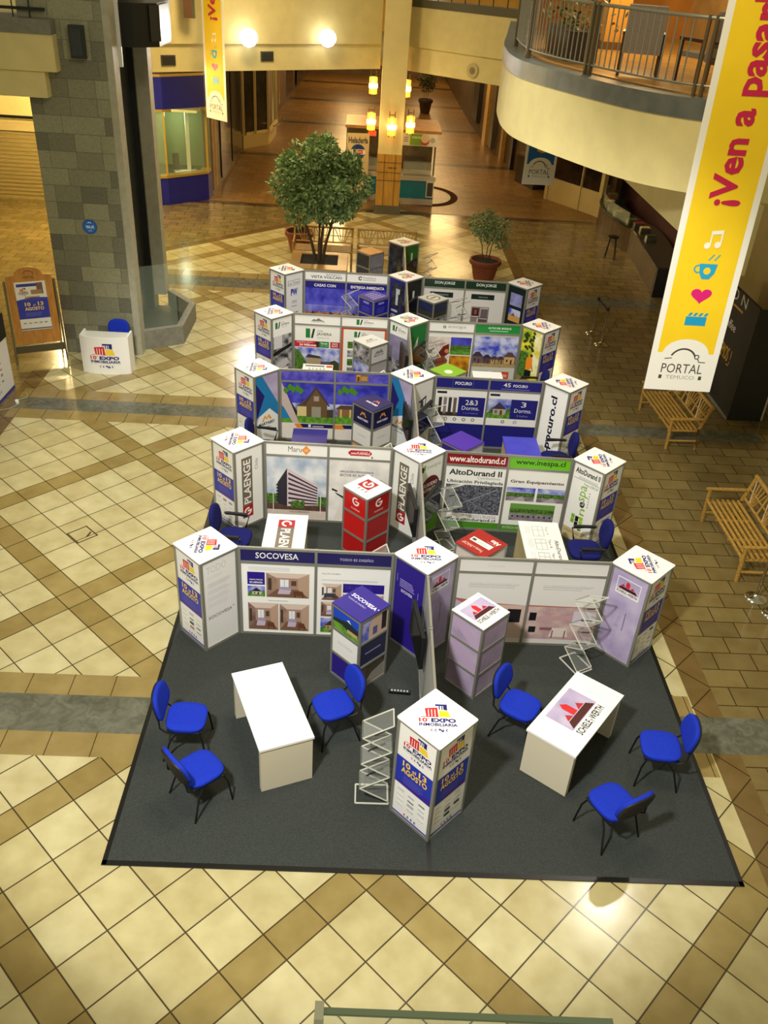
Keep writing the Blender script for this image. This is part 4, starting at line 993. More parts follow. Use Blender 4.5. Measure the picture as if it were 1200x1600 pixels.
def b_javA(w, h):
    c = Canvas(w, h, '#ecece8'); javiera(c, .24, .76, .82, .94); c.rect(0, .58, .52, .70, '#c01f2c'); c.rect(.46, .58, .54, .70, '#4a1414'); c.rect(.54, .58, .76, .70, '#1f7a3a'); c.rect(.79, .58, 1, .70, '#b01f2c')
    c.text('SUBSIDIO HASTA', .04, .66, .4, .685, '#f4e4e4'); c.text('24 Millones', .10, .60, .48, .645, '#f8f4f0', bold=.03); c.text('Desde', .58, .645, .73, .685, '#d8f0dc', bold=.02); c.text('UF 1.500', .58, .60, .73, .63, '#b8e0c0'); c.text('VISITE', .82, .645, .96, .68, '#f4e4e4', bold=.02); c.text('PILOTO', .82, .60, .96, .635, '#f4e4e4', bold=.02)
    s = c.sub(0, .0, 1, .57); s.rect(0, 0, 1, 1, SKY); s.rect(0, 0, 1, .3, '#b8a058'); s.poly([(0, .2), (0, .95), (.1, .9), (.26, .5), (.26, .2)], LEAF); s.rect(.26, .26, .60, .68, '#a8957a'); s.poly([(.24, .66), (.3, .78), (.55, .72), (.62, .64)], '#3a3a40'); s.rect(.58, .30, .80, .54, '#5a5058'); s.poly([(.78, .25), (.8, .55), (.9, .6), (1, .5), (1, .25)], '#3a4424'); s.rect(0, 0, .2, .2, '#d8b82c'); s.rect(.86, 0, 1, .26, '#c04a2c'); return c
def b_javB(w, h):
    c = Canvas(w, h, '#ecece8'); c.frame(0, 0, 1, 1, .035, '#c8521f'); javiera(c, .28, .82, .66, .93)
    for k in range(4): c.rect(.14, .60-k*.17, .26, .73-k*.17, GREYPH if k % 2 else LEAF); c.greek(.30, .62-k*.17, .62, .70-k*.17, 3, '#9a9aa0', .4)
    return c
def b_acon(w, h):
    c = Canvas(w, h, '#ecebe6'); s = c.sub(0, .0, .5, .92); s.rect(0, 0, 1, 1, mat('#c8b4b0', .4, 0, 0, 5, '#e4dcd4')); s.poly([(.36, .55), (.7, .80), (.95, .86), (1, .66), (.7, .55)], '#6a241c'); s.poly([(.30, .55), (.5, .62), (.8, .58), (.95, .5), (.86, .3), (.5, .3)], '#8c4a34'); s.disc(.88, .70, .1, '#c8844c', 14); s.disc(.12, .68, .1, '#5c3c30', 14); s.poly([(.0, .1), (.1, .6), (.4, .5), (.5, .1)], '#6c6a5c'); s.poly([(.4, 0), (.55, .36), (.9, .44), (1, .3), (1, 0)], '#8ab82c')
    t_ = c.sub(.51, .58, .98, .92); t_.rect(0, 0, 1, 1, SKY2); t_.rect(0, 0, 1, .55, LEAF); t_.poly([(0, 0), (1, 0), (1, .36), (0, .2)], GRASS); c.rect(.51, .10, .98, .56, SUNSET); c.rect(.51, .1, .98, .26, '#5a4014'); c.rect(0, 0, 1, .08, '#a8a69c'); return c
def b_altos(w, h):
    c = Canvas(w, h, '#c8c8be'); houses_row(c.sub(.0, .36, 1, .96)); c.text('UF 4.090', .56, .16, .82, .24, '#f6d8cc'); c.rect(.50, .12, .88, .28, '#c84a2c'); c.text('UF 4.090', .55, .16, .84, .23, '#f8e4dc'); c.greek(.06, .24, .40, .30, 2, '#7ab07a', .5, .1); c.greek(.06, .06, .4, .18, 3, '#a8a8a0'); return c
def b_vista(first):
    def f(w, h):
        c = Canvas(w, h, SKY2); c.rect(0, .86, 1, 1, '#1c1a80'); c.text('CASAS CON' if first else 'ENTREGA INMEDIATA', .22 if first else .10, .89, .76 if first else .94, .95, '#f4f4f8', bold=.02)
        c.rect(0, .16, 1, .5, mat('#3c44c0', .4, 0, 0, 4, '#8a8ad8')); c.rect(0, 0, 1, .34, HOUSES)
        for k in range(7): x = k*.15; c.poly([(x, .12), (x, .30), (x+.05, .38), (x+.10, .30), (x+.10, .12)], ['#a05a2c', '#4a3222', '#c07a40'][k % 3])
        c.rect(0, 0, 1, .1, '#2c2a18'); return c
    return f
def b_jorge(first):
    def f(w, h):
        c = Canvas(w, h, '#d6d3d0'); c.rect(.16, .82, .74, .93, '#0f2420'); c.text('DEPARTAMENTOS' if first else 'TIPOLOG\u00cdA', .28 if first else .34, .855, .62 if first else .58, .89, '#a8b4ae')
        c.rect(.20, .22, .64, .66, '#c4bcba')
        for x0, y0, x1, y1, cl in ((.22, .46, .40, .64, '#4a1c1e'), (.44, .42, .62, .62, '#6a5c60'), (.22, .24, .36, .42, '#8a7a78'), (.40, .24, .62, .40, '#5c4a4c'), (.28, .50, .34, .6, '#8a5a50')): c.rect(x0, y0, x1, y1, cl)
        c.frame(.20, .22, .64, .66, .012, '#4a4446'); c.rect(.405, .22, .42, .66, '#4a4446'); c.rect(.20, .42, .64, .435, '#4a4446'); c.greek(.2, .06, .8, .16, 3, '#b4aeac'); return c
    return f
def h_acon(w, h):
    c = Canvas(w, h, '#f0f0ee'); c.ring(.34, .5, .035, .02, '#5a6a6a'); c.text('aconcagua', .42, .3, .82, .66, '#8a928e'); return c
def h_maru(w, h):
    c = Canvas(w, h); c.text('Maru', .36, .3, .58, .8, '#5c5a58'); c.poly([(.58, .5), (.655, .95), (.73, .5), (.655, .05)], '#f0902c'); c.text('50', .625, .36, .685, .62, '#f8e8d8'); return c
def h_plg(w, h):
    c = Canvas(w, h); c.rect(.34, .25, .66, .78, '#c01f2c'); c.disc(.34, .515, .034, '#c01f2c'); c.disc(.66, .515, .034, '#c01f2c'); c.text('www.PLAENGE.cl', .35, .38, .66, .64, '#f8f0f0', bold=.02); c.poly([(.68, .3), (.70, .02), (.72, .14)], '#2c2c30'); return c
def h_sky(orange):
    def f(w, h):
        c = Canvas(w, h, mat('#3a34b4', .4, 0, 0, 6, '#6c64d0'))
        if orange: c.rect(.38, .1, .62, .9, '#8a6a3c'); c.rect(.39, .2, .46, .85, '#e8a02c'); c.poly([(.40, .2), (.40, .6), (.425, .75), (.45, .6), (.45, .2)], '#6a3c10'); c.greek(.48, .3, .6, .75, 3, '#d8b070', .5, .1)
        else: c.text('Inmobiliaria', .22, .3, .78, .66, '#4a40a8')
        return c
    return f
def h_poc(first):
    def f(w, h):
        c = Canvas(w, h, '#20207a')
        if first:
            c.rect(.31, .12, .315, .9, '#6a6ab8'); c.rect(.71, .12, .715, .9, '#6a6ab8'); c.text('POCURO', .36, .34, .68, .68, '#f0f0f8', bold=.02)
        else: c.text('45', .26, .36, .40, .80, '#e8e8f4', bold=.01); c.text('POCURO', .45, .38, .73, .68, '#f0f0f8', bold=.02); c.greek(.22, .1, .78, .22, 1, '#6a6ab8', .8, 0)
        return c
    return f
def h_altos(w, h):
    c = Canvas(w, h, '#1f8a3a'); c.text('ALTOS DEL BOSQUE', .28, .46, .80, .72, '#f0f6ee', bold=.02); c.greek(.32, .22, .74, .36, 1, '#a8d8b0', .7, 0); return c
def h_small(w, h):
    c = Canvas(w, h, '#f0f0ee'); c.poly([(.36, .36), (.42, .6), (.46, .5), (.52, .72), (.58, .5), (.66, .36)], '#7a7a78'); c.text('MIRADOR', .36, .2, .66, .34, '#5c5c58'); return c
def h_jav(w, h):
    c = Canvas(w, h, '#f0f0ee'); javiera(c, .32, .2, .70, .82); return c
def h_inm(w, h):
    c = Canvas(w, h, '#eeeef0'); c.ring(.33, .5, .05, .025, '#3a3a44', 20, 330); c.text('Inmobiliaria', .40, .46, .72, .78, '#7a8a84'); c.text('INVERSIONES', .40, .22, .72, .4, '#5a6a64'); return c
def h_vista(w, h):
    c = Canvas(w, h, '#eeeef0'); c.text('BARRIO', .52, .62, .88, .82, '#6a6a7a'); c.text('VISTA VOLCAN', .14, .2, .90, .56, '#2c2c4a', bold=.02); return c
WALLS = {
 1: ([(hdr('#23205c', ('SOCOVESA', .20, .26, .78, .76, '#f4f4f8')), b_socoA), (hdr('#23205c', ('TODO ES DISE\u00d1O', .30, .36, .76, .62, '#b8b4d4')), b_socoB)],
     [(hdr('#e4e2e0', ('Schiele', .38, .4, .62, .6, '#d4d2d2')), b_sch(True)), (hdr('#e6e4e2', ('Inmobiliaria', .38, .4, .62, .6, '#dcdada')), b_sch(False))],
     'left wall of the front row with dark navy headers and room photos', 'right wall of the front row with white headers and a kitchen photo'),
 2: ([(h_maru, b_building), (h_plg, b_ubic)],
     [(hdr('#8a141c', ('www.altodurand.cl', .04, .22, .96, .82, '#fbf2ee', .02)), b_alto), (hdr('#6cc01f', ('www.inespa.cl', .10, .2, .92, .84, '#1f3a10', .02)), b_gran)],
     'left wall of the second row showing a big apartment block', 'right wall of the second row with a maroon and a bright green header'),
 3: ([(h_sky(False), b_house(True)), (h_sky(True), b_house(False))], [(h_poc(True), b_pocuro(True)), (h_poc(False), b_pocuro(False))],
     'left wall of the third row showing a gabled house under a violet sky', 'right wall of the third row in navy and white'),
 4: ([(h_small, b_javA), (h_jav, b_javB)], [(h_acon, b_acon), (h_altos, b_altos)],
     'left wall of the fourth row with an orange framed panel', 'right wall of the fourth row with a green header and a row of houses'),
 5: ([(h_vista, b_vista(True)), (h_inm, b_vista(False))], [(hdr('#12301f', ('DON JORGE', .26, .3, .76, .78, '#e4ece6', .01)), b_jorge(True)), (hdr('#12301f', ('DON JORGE', .26, .3, .76, .78, '#e4ece6', .01)), b_jorge(False))],
     'left wall of the fifth row in deep blue with white capitals', 'right wall of the fifth row with dark green headers and floor plans')}
HD = A_/math.sqrt(2)-.012
for r_, (lp, rp, ll, rl_) in WALLS.items():
    L_, C_, R_ = TW['%dL' % r_], TW['%dC' % r_], TW['%dR' % r_]
    wall_panels(r_, L_[0]+HD, L_[1], C_[0]-HD, C_[1], lp, ll); wall_panels(r_, C_[0]+HD, C_[1], R_[0]-HD, R_[1], rp, rl_)

# ---- spine walls between the middle towers, televisions on them
ORD = ['front', 'second', 'third', 'fourth', 'fifth', 'sixth']
SCREEN = mat('#101216', .12, 0, .2, 2); SPINE = mat('#b4b4b0', .45)
def television(r_, side, spx, y1):
    s_ = 1 if side == 'right' else -1
    ang = R(-90) if s_ < 0 else R(90)
    # screen normal: mostly sideways, a little towards the front of the stand
    nrm = Vector((.90, -.43)) if s_ > 0 else Vector((-.99, -.12)); rz = math.atan2(nrm.x, -nrm.y); of = .19 if s_ > 0 else .11
    t = thing('wall_television', 'black television, %s side of the spine wall before the %s row' % (side, ORD[r_-1]), 'television', (spx+s_*of, y1-(.30 if s_ > 0 else .45), .96), rz, 'televisions on the spine walls')
    b_ = MB(); b_.b2((-.37, -.02, -.25), (.37, .03, .25), mat('#15161a', .35)); b_.build('casing', t)
    b_ = MB(); b_.b2((-.345, -.025, -.225), (.345, -.02, .225), SCREEN); b_.build('screen', t)
    b_ = MB(); a = Matrix.Rotation(-rz, 4, 'Z')
    b_.box((-s_*of*.45, 0, 0), (of, .05, .12), mat('#55554f', .4, .6), a); b_.build('wall_bracket', t)
for r_ in range(1, 7):
    C_ = TW['%dC' % r_]; D_ = TW['%dC' % (r_-1)] if r_ > 1 else TW['F']
    y1 = C_[1]-HD; y0 = D_[1]+HD; L_ = y1-y0
    t = thing('spine_wall', 'grey spine wall running forward from the middle tower of the %s row' % ORD[r_-1], 'partition', (D_[0], y0, CZ), math.atan2(y1-y0, C_[0]-D_[0]), 'spine walls along the middle')
    h = H-CZ-.02
    for i in range(3):
        b_ = MB(); b_.box((min(max(i*L_/2, .018), L_-.018), 0, h/2), (.036, .036, h), ALU); b_.build('post', t)
    for i in range(2):
        x0, x1 = i*L_/2+.03, (i+1)*L_/2-.03
        for z in (.02, h-.02): b_ = MB(); b_.box(((x0+x1)/2, 0, z), (x1-x0, .03, .036), ALU); b_.build('rail', t)
        b_ = MB(); b_.box(((x0+x1)/2, 0, h/2), (x1-x0, .012, h-.076), SPINE); b_.build('panel', t)
    for sd in ('left', 'right'):
        if r_ == 1 and sd == 'right': continue
        television(r_, sd, (C_[0]+D_[0])/2, y1-.1)

# ---- plinths
def plinth(cx, cy, top, left3, right3, label, h=1.2, a=.52, updir='N'):
    t = thing('display_plinth', label, 'plinth', (cx, cy, CZ), R(45)+TH, 'square plinths in front of the walls'); h -= CZ
    column_frame(t, a, h-.012, (.017, h/3, 2*h/3, h-.03), .03); w = a-.06; ph = h/3-.034
    for sd, lst in (('L', left3), ('R', right3), ('B', None), ('F', None)):
        for k in range(3):
            f = lst[k] if lst else None
            cv = f(w, ph) if callable(f) else Canvas(w, ph, f or '#dededa')
            b_ = MB(); cv.draw(b_, face_M(sd, a, 0) @ Matrix.Translation((.03, k*h/3+.02, -.010))); b_.build('side_panel', t)
    b_ = MB(); cv = top(a, a); cv.th = .012
    cv.draw(b_, Matrix.Rotation(R(LOGO_UP[updir]), 4, 'Z') @ Matrix.Translation((-a/2, -a/2, h))); b_.build('top_panel', t)
    return t
def plain(cl): return lambda w, h: Canvas(w, h, cl)
def p_soc_top(w, h):
    c = Canvas(w, h, '#2b1a8a'); c.text('SOCOVESA', .10, .54, .92, .66, '#f4f2fa', bold=.02); c.rect(.94, .62, .97, .65, '#f4f2fa'); c.text('TODO ES DISE\u00d1O', .10, .42, .70, .48, '#c8c0e8'); return c
def p_photo(w, h):
    c = Canvas(w, h, '#1f4ac8'); c.poly([(0, .45), (.3, .52), (.6, .62), (1, .5), (1, 0), (0, 0)], '#23302a'); c.poly([(.52, .66), (.6, .74), (.7, .6)], '#e8ecf0'); c.poly([(0, 0), (0, .30), (.35, .34), (.55, .22), (1, .2), (1, 0)], GRASS); c.rect(.55, .16, .95, .30, '#c8a878'); return c
def p_white(w, h): c = Canvas(w, h); c.text('SOCOVESA', .2, .48, .8, .60, '#c4c4cc'); return c
def p_photo2(w, h): c = Canvas(w, h, SKY); c.poly([(.3, 0), (.3, .6), (.45, .9), (1, .9), (1, 0)], '#d8b8a4'); c.rect(.45, .1, .62, .45, '#5a5ca0'); c.rect(.78, .12, .96, .95, '#2c2c2c'); return c
def p_navy(w, h): c = Canvas(w, h, '#23234c'); c.greek(.2, .45, .8, .55, 1, '#8a8aa8', .7, 0); return c
def p_grey(w, h): c = Canvas(w, h, mat('#4a4238', .4, 0, .2, 8)); c.poly([(.1, 0), (.5, .5), (1, .7), (1, 0)], '#9a928a'); return c
plinth(-.81, 3.65, p_soc_top, ('#2b1a8a', p_white, p_photo), (p_grey, p_navy, p_photo2), 'purple topped plinth with photos in the front stand', updir='E')
def p_sch_top(w, h): c = Canvas(w, h); schiele(c.sub(.10, .16, .92, .84)); return c
LIL2 = mat('#a896b4', .4, 0, 0, 3, '#c0aecb')
def p_lil(dirn):
    def f(w, h):
        c = Canvas(w, h, LIL2); c.poly([(.0, .7), (0, 1), (.35, 1), (1, .2), (1, 0), (.7, 0)], '#bfa8c8') if dirn else None; return c
    return f
p_ = plinth(.69, 3.6, p_sch_top, (p_lil(0), p_lil(1), p_lil(1)), (p_lil(0),)*3, 'white topped lilac plinth with a red tower emblem in the front stand', updir='N')
def p_red_top(w, h): c = Canvas(w, h); c.rect(.36, .34, .82, .80, '#a8141f'); c.ring(.60, .57, .17, .07, '#f6f4f2', 60, 360); c.rect(.58, .54, .78, .60, '#f6f4f2'); c.greek(.2, .3, .34, .74, 3, '#9a9494', .4); return c
def p_redlogo(cl):
    def f(w, h): c = Canvas(w, h, cl); c.ring(.52, .58, .16, .06, '#f6eeee', 60, 360); c.rect(.5, .56, .68, .62, '#f6eeee'); c.text('PLAENGE', .32, .16, .72, .24, '#e8c8c8', bold=.02); return c
    return f
plinth(-.75, 6.45, p_red_top, ('#b81414', '#cc1c1c', p_redlogo('#cc1414')), ('#a01818', '#a82020', p_redlogo('#a81c1c')), 'red plinth with a white top and a red square emblem')
def p_alto_top(w, h): c = Canvas(w, h, '#9a1f1c'); c.text('Alto', .60, .70, .90, .86, '#f4e8e4', 180, .03); c.rect(.16, .40, .84, .60, '#e8eae4'); c.greek(.36, .46, .74, .54, 2, '#7ab088', .5); c.rect(.20, .45, .32, .55, '#3a4a2a'); c.text('Frente a INACAP', .10, .14, .76, .26, '#e8c8c0', 180); c.text('Condominio', .54, .64, .86, .68, '#d8a8a0', 180); return c
plinth(.85, 5.08, p_alto_top, ('#d8c8c4', '#dcd0cc', '#d8c8c4'), ('#e4e4e0',)*3, 'plinth with a red lettered top just behind the right wall of the front row', updir='E')
def mark(s, cl='#eda23a'): s.poly([(.1, .1), (.4, .9), (.5, .6), (.65, .9), (.95, .1), (.8, .1), (.64, .6), (.5, .3), (.38, .6), (.22, .1)], cl)
def p_mar_top(w, h): c = Canvas(w, h, '#2a2460'); mark(c.sub(.4, .52, .74, .74), '#e88a3c'); c.text('MARTABID', .26, .36, .80, .46, '#f0f0f4', bold=.03); return c
def p_mar(w, h): c = Canvas(w, h, '#1c1a4a'); mark(c.sub(.3, .46, .72, .78)); c.text('MARTABID', .22, .26, .80, .38, '#e8e8ee', bold=.03); return c
def p_marw(w, h): c = Canvas(w, h, '#ecebe8'); c.text('martabid.cl', .28, .46, .74, .56, '#a8a8b0'); return c
plinth(-.67, 9.36, p_mar_top, ('#e4a86c', p_marw, p_mar), ('#e4d8cc', p_marw, p_mar), 'navy and white plinth with orange peak marks in the third row', updir='E')
plinth(.84, 8.06, plain(mat('#4a2ca4', .35, 0, .05, 4)), ('#3a2a8a',)*3, ('#c8c8d4',)*3, 'plinth with a plain violet top just behind the right wall of the second row')
def p_jav_top(w, h): c = Canvas(w, h, '#d8d8d4'); c.text('MIRADOR', .2, .4, .8, .5, '#5a5a58'); c.poly([(.3, .54), (.4, .68), (.5, .58), (.6, .7), (.7, .54)], '#8a8a88'); return c
def p_wlogo(w, h): c = Canvas(w, h, '#d4d4d8'); c.poly([(.2, .5), (.4, .7), (.5, .6), (.62, .74), (.8, .5)], '#8a8a8c'); c.text('MIRADOR', .2, .34, .8, .46, '#4a4a4c', bold=.01); return c
plinth(-.72, 12.26, p_jav_top, ('#7a6a78', SKY, GREYPH), ('#a8a4a8', '#b4b0b4', p_wlogo), 'grey plinth with small building photos in the fourth row')
def p_grn(w, h): c = Canvas(w, h, '#86b82c'); c.disc(.42, .42, .16, '#eef2e4'); return c
plinth(.80, 10.94, p_grn, ('#7aa82c',)*3, ('#d8dcd4',)*3, 'plinth with a lime green top just behind the right wall of the third row')
def p_pur(w, h):
    c = Canvas(w, h, '#4a3c9c')
    for k in range(4): c.rect(.1+.04*k, .18+k*.18, .9-.06*k, .24+k*.18, '#b4a8e0')
    return c
def p_blu(w, h): c = Canvas(w, h, '#23209c'); c.rect(.3, .66, .7, .8, '#8a8ae0'); c.greek(.2, .12, .8, .5, 4, '#4a48bc', .5); return c
plinth(-.66, 15.03, p_pur, (p_blu,)*3, (p_blu,)*3, 'deep blue plinth with a striped violet top in the fifth row')
def p_ring(w, h): c = Canvas(w, h, '#c8c6c0'); c.disc(.5, .5, .32, '#6a5a4c'); c.disc(.5, .5, .26, '#d8d4c4'); c.rect(.3, .46, .7, .56, '#5c6a4c'); return c
def p_nightsky(w, h): c = Canvas(w, h, mat('#2a3050', .4, 0, .2, 4)); c.rect(0, 0, 1, .3, '#3a3a30'); return c
plinth(.74, 15.1, p_ring, (p_nightsky,)*3, (GREYPH, GREYPH, p_nightsky), 'grey plinth with a pale disc on its top in the fifth row')
plinth(-.76, 18.55, plain(mat('#b87830', .4, 0, .06, 6)), ('#3a3c44', '#3c3e48', mat('#34343c', .4, 0, .2, 8)), ('#8a8a94', mat('#8c8c96', .4, 0, .2, 4), mat('#8c8c9a', .4, 0, .2, 4)), 'orange topped grey plinth behind the fifth row')

# ---- desks
def desk(cx, cy, rz, w, l, top, label, topcol='#f4f4f2', h=.70, side='#d8d0b8'):
    """top l long in local x, w wide in local y, two end panels"""
    t = thing('desk', label, 'desk', (cx, cy, CZ), rz, 'panel ended desks'); h -= CZ
    b_ = MB(); cv = (top or (lambda a, b: Canvas(a, b, topcol)))(l, w); cv.th = .03
    cv.draw(b_, Matrix.Translation((-l/2, -w/2, h))); b_.build('tabletop', t)
    SM = mat(side, .45)
    for s_ in (-1, 1):
        b_ = MB(); b_.box((s_*(l/2-.05), 0, (h-.03)/2), (.07, w-.03, h-.03), SM); b_.build('end_panel', t)
    return t
def ends(p0, p1, p2, p3):
    P = [Vector(p) for p in (p0, p1, p2, p3)]; c = sum(P, Vector((0, 0)))/4
    d = (P[1]+P[2]-P[0]-P[3])/2; e = (P[2]+P[3]-P[0]-P[1])/2
    return c, d, e
# front left: long side from back to front
desk(-1.81, 2.37, math.atan2(-1.164, .457), .63, 1.27, None, 'plain white desk on the left of the front stand')
def d_sch(w, h): c = Canvas(w, h, '#f4f4f2'); schiele(c.sub(.26, .10, .74, .90)); return c
desk(1.76, 2.417, math.atan2(.98, .776), .63, 1.26, d_sch, 'white desk with a red tower emblem on the right of the front stand')
def d_plg(w, h):
    c = Canvas(w, h); c.rect(.12, .30, .88, .70, '#756a5c'); c.rect(.12, .30, .28, .70, '#b01a24'); c.text('PLAENGE', .31, .38, .86, .62, '#f6f4f0', 0, .02); c.ring(.20, .5, .062, .026, '#f6f4f0', 60, 360); return c
desk(-1.95, 5.72, R(-90)+TH, .62, 1.25, d_plg, 'white desk with brown and red lettering behind the navy headed wall')
def d_plan(w, h):
    c = Canvas(w, h, '#e8e8e4')
    for k in range(3):
        x = .10+k*.28; c.text('Tipo '+'ABC'[k], x, .62, x+.18, .70, '#5a5a58'); c.frame(x, .30, x+.22, .58, .02, '#b4b4b0'); c.rect(x+.08, .3, x+.09, .58, '#b4b4b0'); c.rect(x, .44, x+.22, .455, '#b4b4b0'); c.greek(x, .14, x+.2, .26, 3, '#c4c4c0', .4)
    c.text('AltoDurand II', .40, .78, .9, .88, '#4a4a48'); return c
desk(1.93, 5.82, R(-90)+TH, .62, 1.25, d_plan, 'pale desk printed with floor plans behind the right wall of the front row', side='#b8a878')
def d_mar(w, h): c = Canvas(w, h, '#2a2278'); mark(c.sub(.62, .3, .8, .5)); c.rect(.6, .5, .66, .6, '#e8e8f0'); return c
desk(-1.78, 8.55, R(-90)+TH, .62, 1.25, d_mar, 'dark violet desk behind the left wall of the second row')
desk(2.03, 8.62, R(-90)+TH, .62, 1.25, lambda w, h: Canvas(w, h, mat('#4444c4', .4, 0, .06, 6)), 'bright blue desk behind the right wall of the second row', side='#b8a888')
def d_jav(w, h): c = Canvas(w, h, '#e8e8e6'); c.rect(.04, .08, .10, .72, '#5a5a5c'); c.rect(.03, .78, .12, .98, '#c04a2c'); c.greek(.14, .2, .5, .8, 5, '#b0b0b0'); return c
desk(-1.80, 11.43, R(-90)+TH, .62, 1.25, d_jav, 'white printed desk behind the left wall of the third row')
desk(1.74, 11.50, R(-90)+TH, .62, 1.25, None, 'plain white desk behind the right wall of the third row')

# ---- chairs
CLOTH = mat('#1832b4', .85, 0, .12, 90, bump=.25, spec=.2); DCLOTH = mat('#15185e', .85, 0, .12, 90, bump=.25, spec=.2); LEGM = mat('#15161a', .4, .3); PLAST = mat('#141416', .55)
def cushion(mb, w, d, t, mt, M, n=3.4, bend=0.0, taper=0.0, nn=32):
    """rounded pad: w along local x, d along local y, t thick; optional bend about y"""
    prof = [(-.5, .86), (-.42, .96), (-.1, 1), (.2, 1), (.38, .95), (.47, .86), (.5, .6), (.5, .3)]
    vs = []; fs = []
    for z, s_ in prof:
        for k in range(nn):
            a = 2*PI*k/nn; ca_, sa = math.cos(a), math.sin(a)
            x = math.copysign(abs(ca_)**(2/n), ca_)*w/2*s_; y = math.copysign(abs(sa)**(2/n), sa)*d/2*s_
            x *= 1+taper*y/d
            vs.append((x, y, z*t+bend*x*x))
    vs.append((0, 0, .5*t)); vs.append((0, 0, -.5*t))
    for i in range(len(prof)-1):
        for k in range(nn): fs.append((i*nn+k, i*nn+(k+1) % nn, (i+1)*nn+(k+1) % nn, (i+1)*nn+k))
    b0 = (len(prof)-1)*nn
    for k in range(nn): fs.append((b0+k, b0+(k+1) % nn, len(vs)-2)); fs.append(((k+1) % nn, k, len(vs)-1))
    mb.add(vs, fs, mt, M, True)
def visitor_chair(loc, rz, label):
    t = thing('visitor_chair', label, 'chair', loc, rz, 'blue visitor chairs on the front carpet')
    b_ = MB(); cushion(b_, .46, .45, .075, CLOTH, Matrix.Translation((.0, 0, .455)) @ Matrix.Rotation(R(2), 4, 'Y')); b_.build('seat', t)
    b_ = MB(); b_.box((0, 0, .412), (.40, .40, .02), PLAST); b_.build('seat_shell', t)
    MBk = Matrix.Translation((-.285, 0, .72)) @ Matrix.Rotation(R(-12), 4, 'Y') @ Matrix(((0, 0, 1, 0), (1, 0, 0, 0), (0, 1, 0, 0), (0, 0, 0, 1)))
    b_ = MB(); cushion(b_, .47, .35, .055, CLOTH, MBk, 2.9, .45, -.12); b_.build('backrest', t)
    b_ = MB(); cushion(b_, .47, .35, .03, PLAST, MBk @ Matrix.Translation((0, 0, -.032)), 2.9, .45, -.12); b_.build('back_shell', t)
    for s_ in (-1, 1):
        b_ = MB(); b_.tube([(.17, s_*.20, .405), (.21, s_*.225, .30), (.24, s_*.255, 0)], .0115, LEGM, 8); b_.build('leg', t)
        b_ = MB(); b_.tube([(-.08, s_*.20, .405), (-.16, s_*.225, .30), (-.25, s_*.265, 0)], .0115, LEGM, 8); b_.build('leg', t)
        b_ = MB(); b_.tube([(.17, s_*.20, .405), (-.20, s_*.20, .405), (-.27, s_*.20, .47), (-.29, s_*.17, .66)], .011, LEGM, 8); b_.build('side_tube', t)
    b_ = MB(); b_.tube([(.17, -.20, .405), (.17, .20, .405)], .011, LEGM, 8); b_.tube([(-.08, -.20, .405), (-.08, .20, .405)], .011, LEGM, 8); b_.build('cross_tube', t)
    return t
vc = visitor_chair((-2.79, 2.34, CZ), R(0), 'blue chair facing the plain white desk, further back of the left pair')
dup(vc, (-2.52, 1.60, CZ), R(42), 'blue chair beside the plain white desk, nearer of the left pair')
dup(vc, (-1.10, 2.62, CZ), R(205), 'blue chair in front of the purple topped plinth')
dup(vc, (1.99, 1.33, CZ), R(118), 'blue chair at the front right of the carpet seen over its back')
dup(vc, (2.74, 2.15, CZ), R(172), 'blue chair at the right carpet edge beside the grey stone band')
dup(vc, (1.17, 2.72, CZ), R(-32), 'blue chair behind the desk with the red tower emblem')
def office_chair(loc, rz, label):
    t = thing('office_chair', label, 'chair', loc, rz, 'dark blue office chairs behind the desks')
    b_ = MB(); cushion(b_, .50, .50, .09, DCLOTH, Matrix.Translation((0, 0, .49))); b_.build('seat', t)
    MBk = Matrix.Translation((-.29, 0, .80)) @ Matrix.Rotation(R(-8), 4, 'Y') @ Matrix(((0, 0, 1, 0), (1, 0, 0, 0), (0, 1, 0, 0), (0, 0, 0, 1)))
    b_ = MB(); cushion(b_, .46, .44, .07, DCLOTH, MBk, 2.5, .4); b_.build('backrest', t)
    b_ = MB(); b_.tube([(-.05, 0, .43), (-.28, 0, .44), (-.345, 0, .55), (-.34, 0, .78)], .02, PLAST, 8); b_.build('back_bar', t)
    for s_ in (-1, 1):
        b_ = MB(); b_.tube([(.10, s_*.20, .445), (.10, s_*.30, .46), (.16, s_*.31, .68), (-.22, s_*.31, .72)], .016, PLAST, 8); b_.box((-.03, s_*.31, .715), (.34, .05, .03), PLAST); b_.build('armrest', t)
    b_ = MB(); b_.tube([(0, 0, .10), (0, 0, .45)], .03, PLAST, 12); b_.build('gas_column', t)
    b_ = MB()
    for k in range(5):
        a = k*2*PI/5+.3; b_.tube([(.03*math.cos(a), .03*math.sin(a), .11), (.29*math.cos(a), .29*math.sin(a), .07)], [.025, .016], PLAST, 8)
    b_.build('star_base', t)
    for k in range(5):
        a = k*2*PI/5+.3; b_ = MB(); b_.lathe([(.005, -.02), (.03, -.02), (.03, .02), (.005, .02)], PLAST, 12, M=Matrix.Translation((.29*math.cos(a), .29*math.sin(a), .031)) @ Matrix.Rotation(a, 4, 'Z') @ Matrix.Rotation(R(90), 4, 'X')); b_.build('castor', t)
    return t
oc = office_chair((-2.72, 5.95, CZ), R(-5), 'dark blue armchair behind the tower at the left end of the front row')
dup(oc, (2.62, 6.02, CZ), R(180), 'dark blue armchair behind the lilac tower at the right end of the front row')
dup(oc, (-2.55, 8.77, CZ), R(-5), 'dark blue armchair behind the tower at the left end of the second row')
dup(oc, (2.66, 8.85, CZ), R(178), 'dark blue armchair behind the tower at the right end of the second row')
dup(oc, (2.58, 11.56, CZ), R(180), 'dark blue chair top showing behind the tower at the right end of the third row')
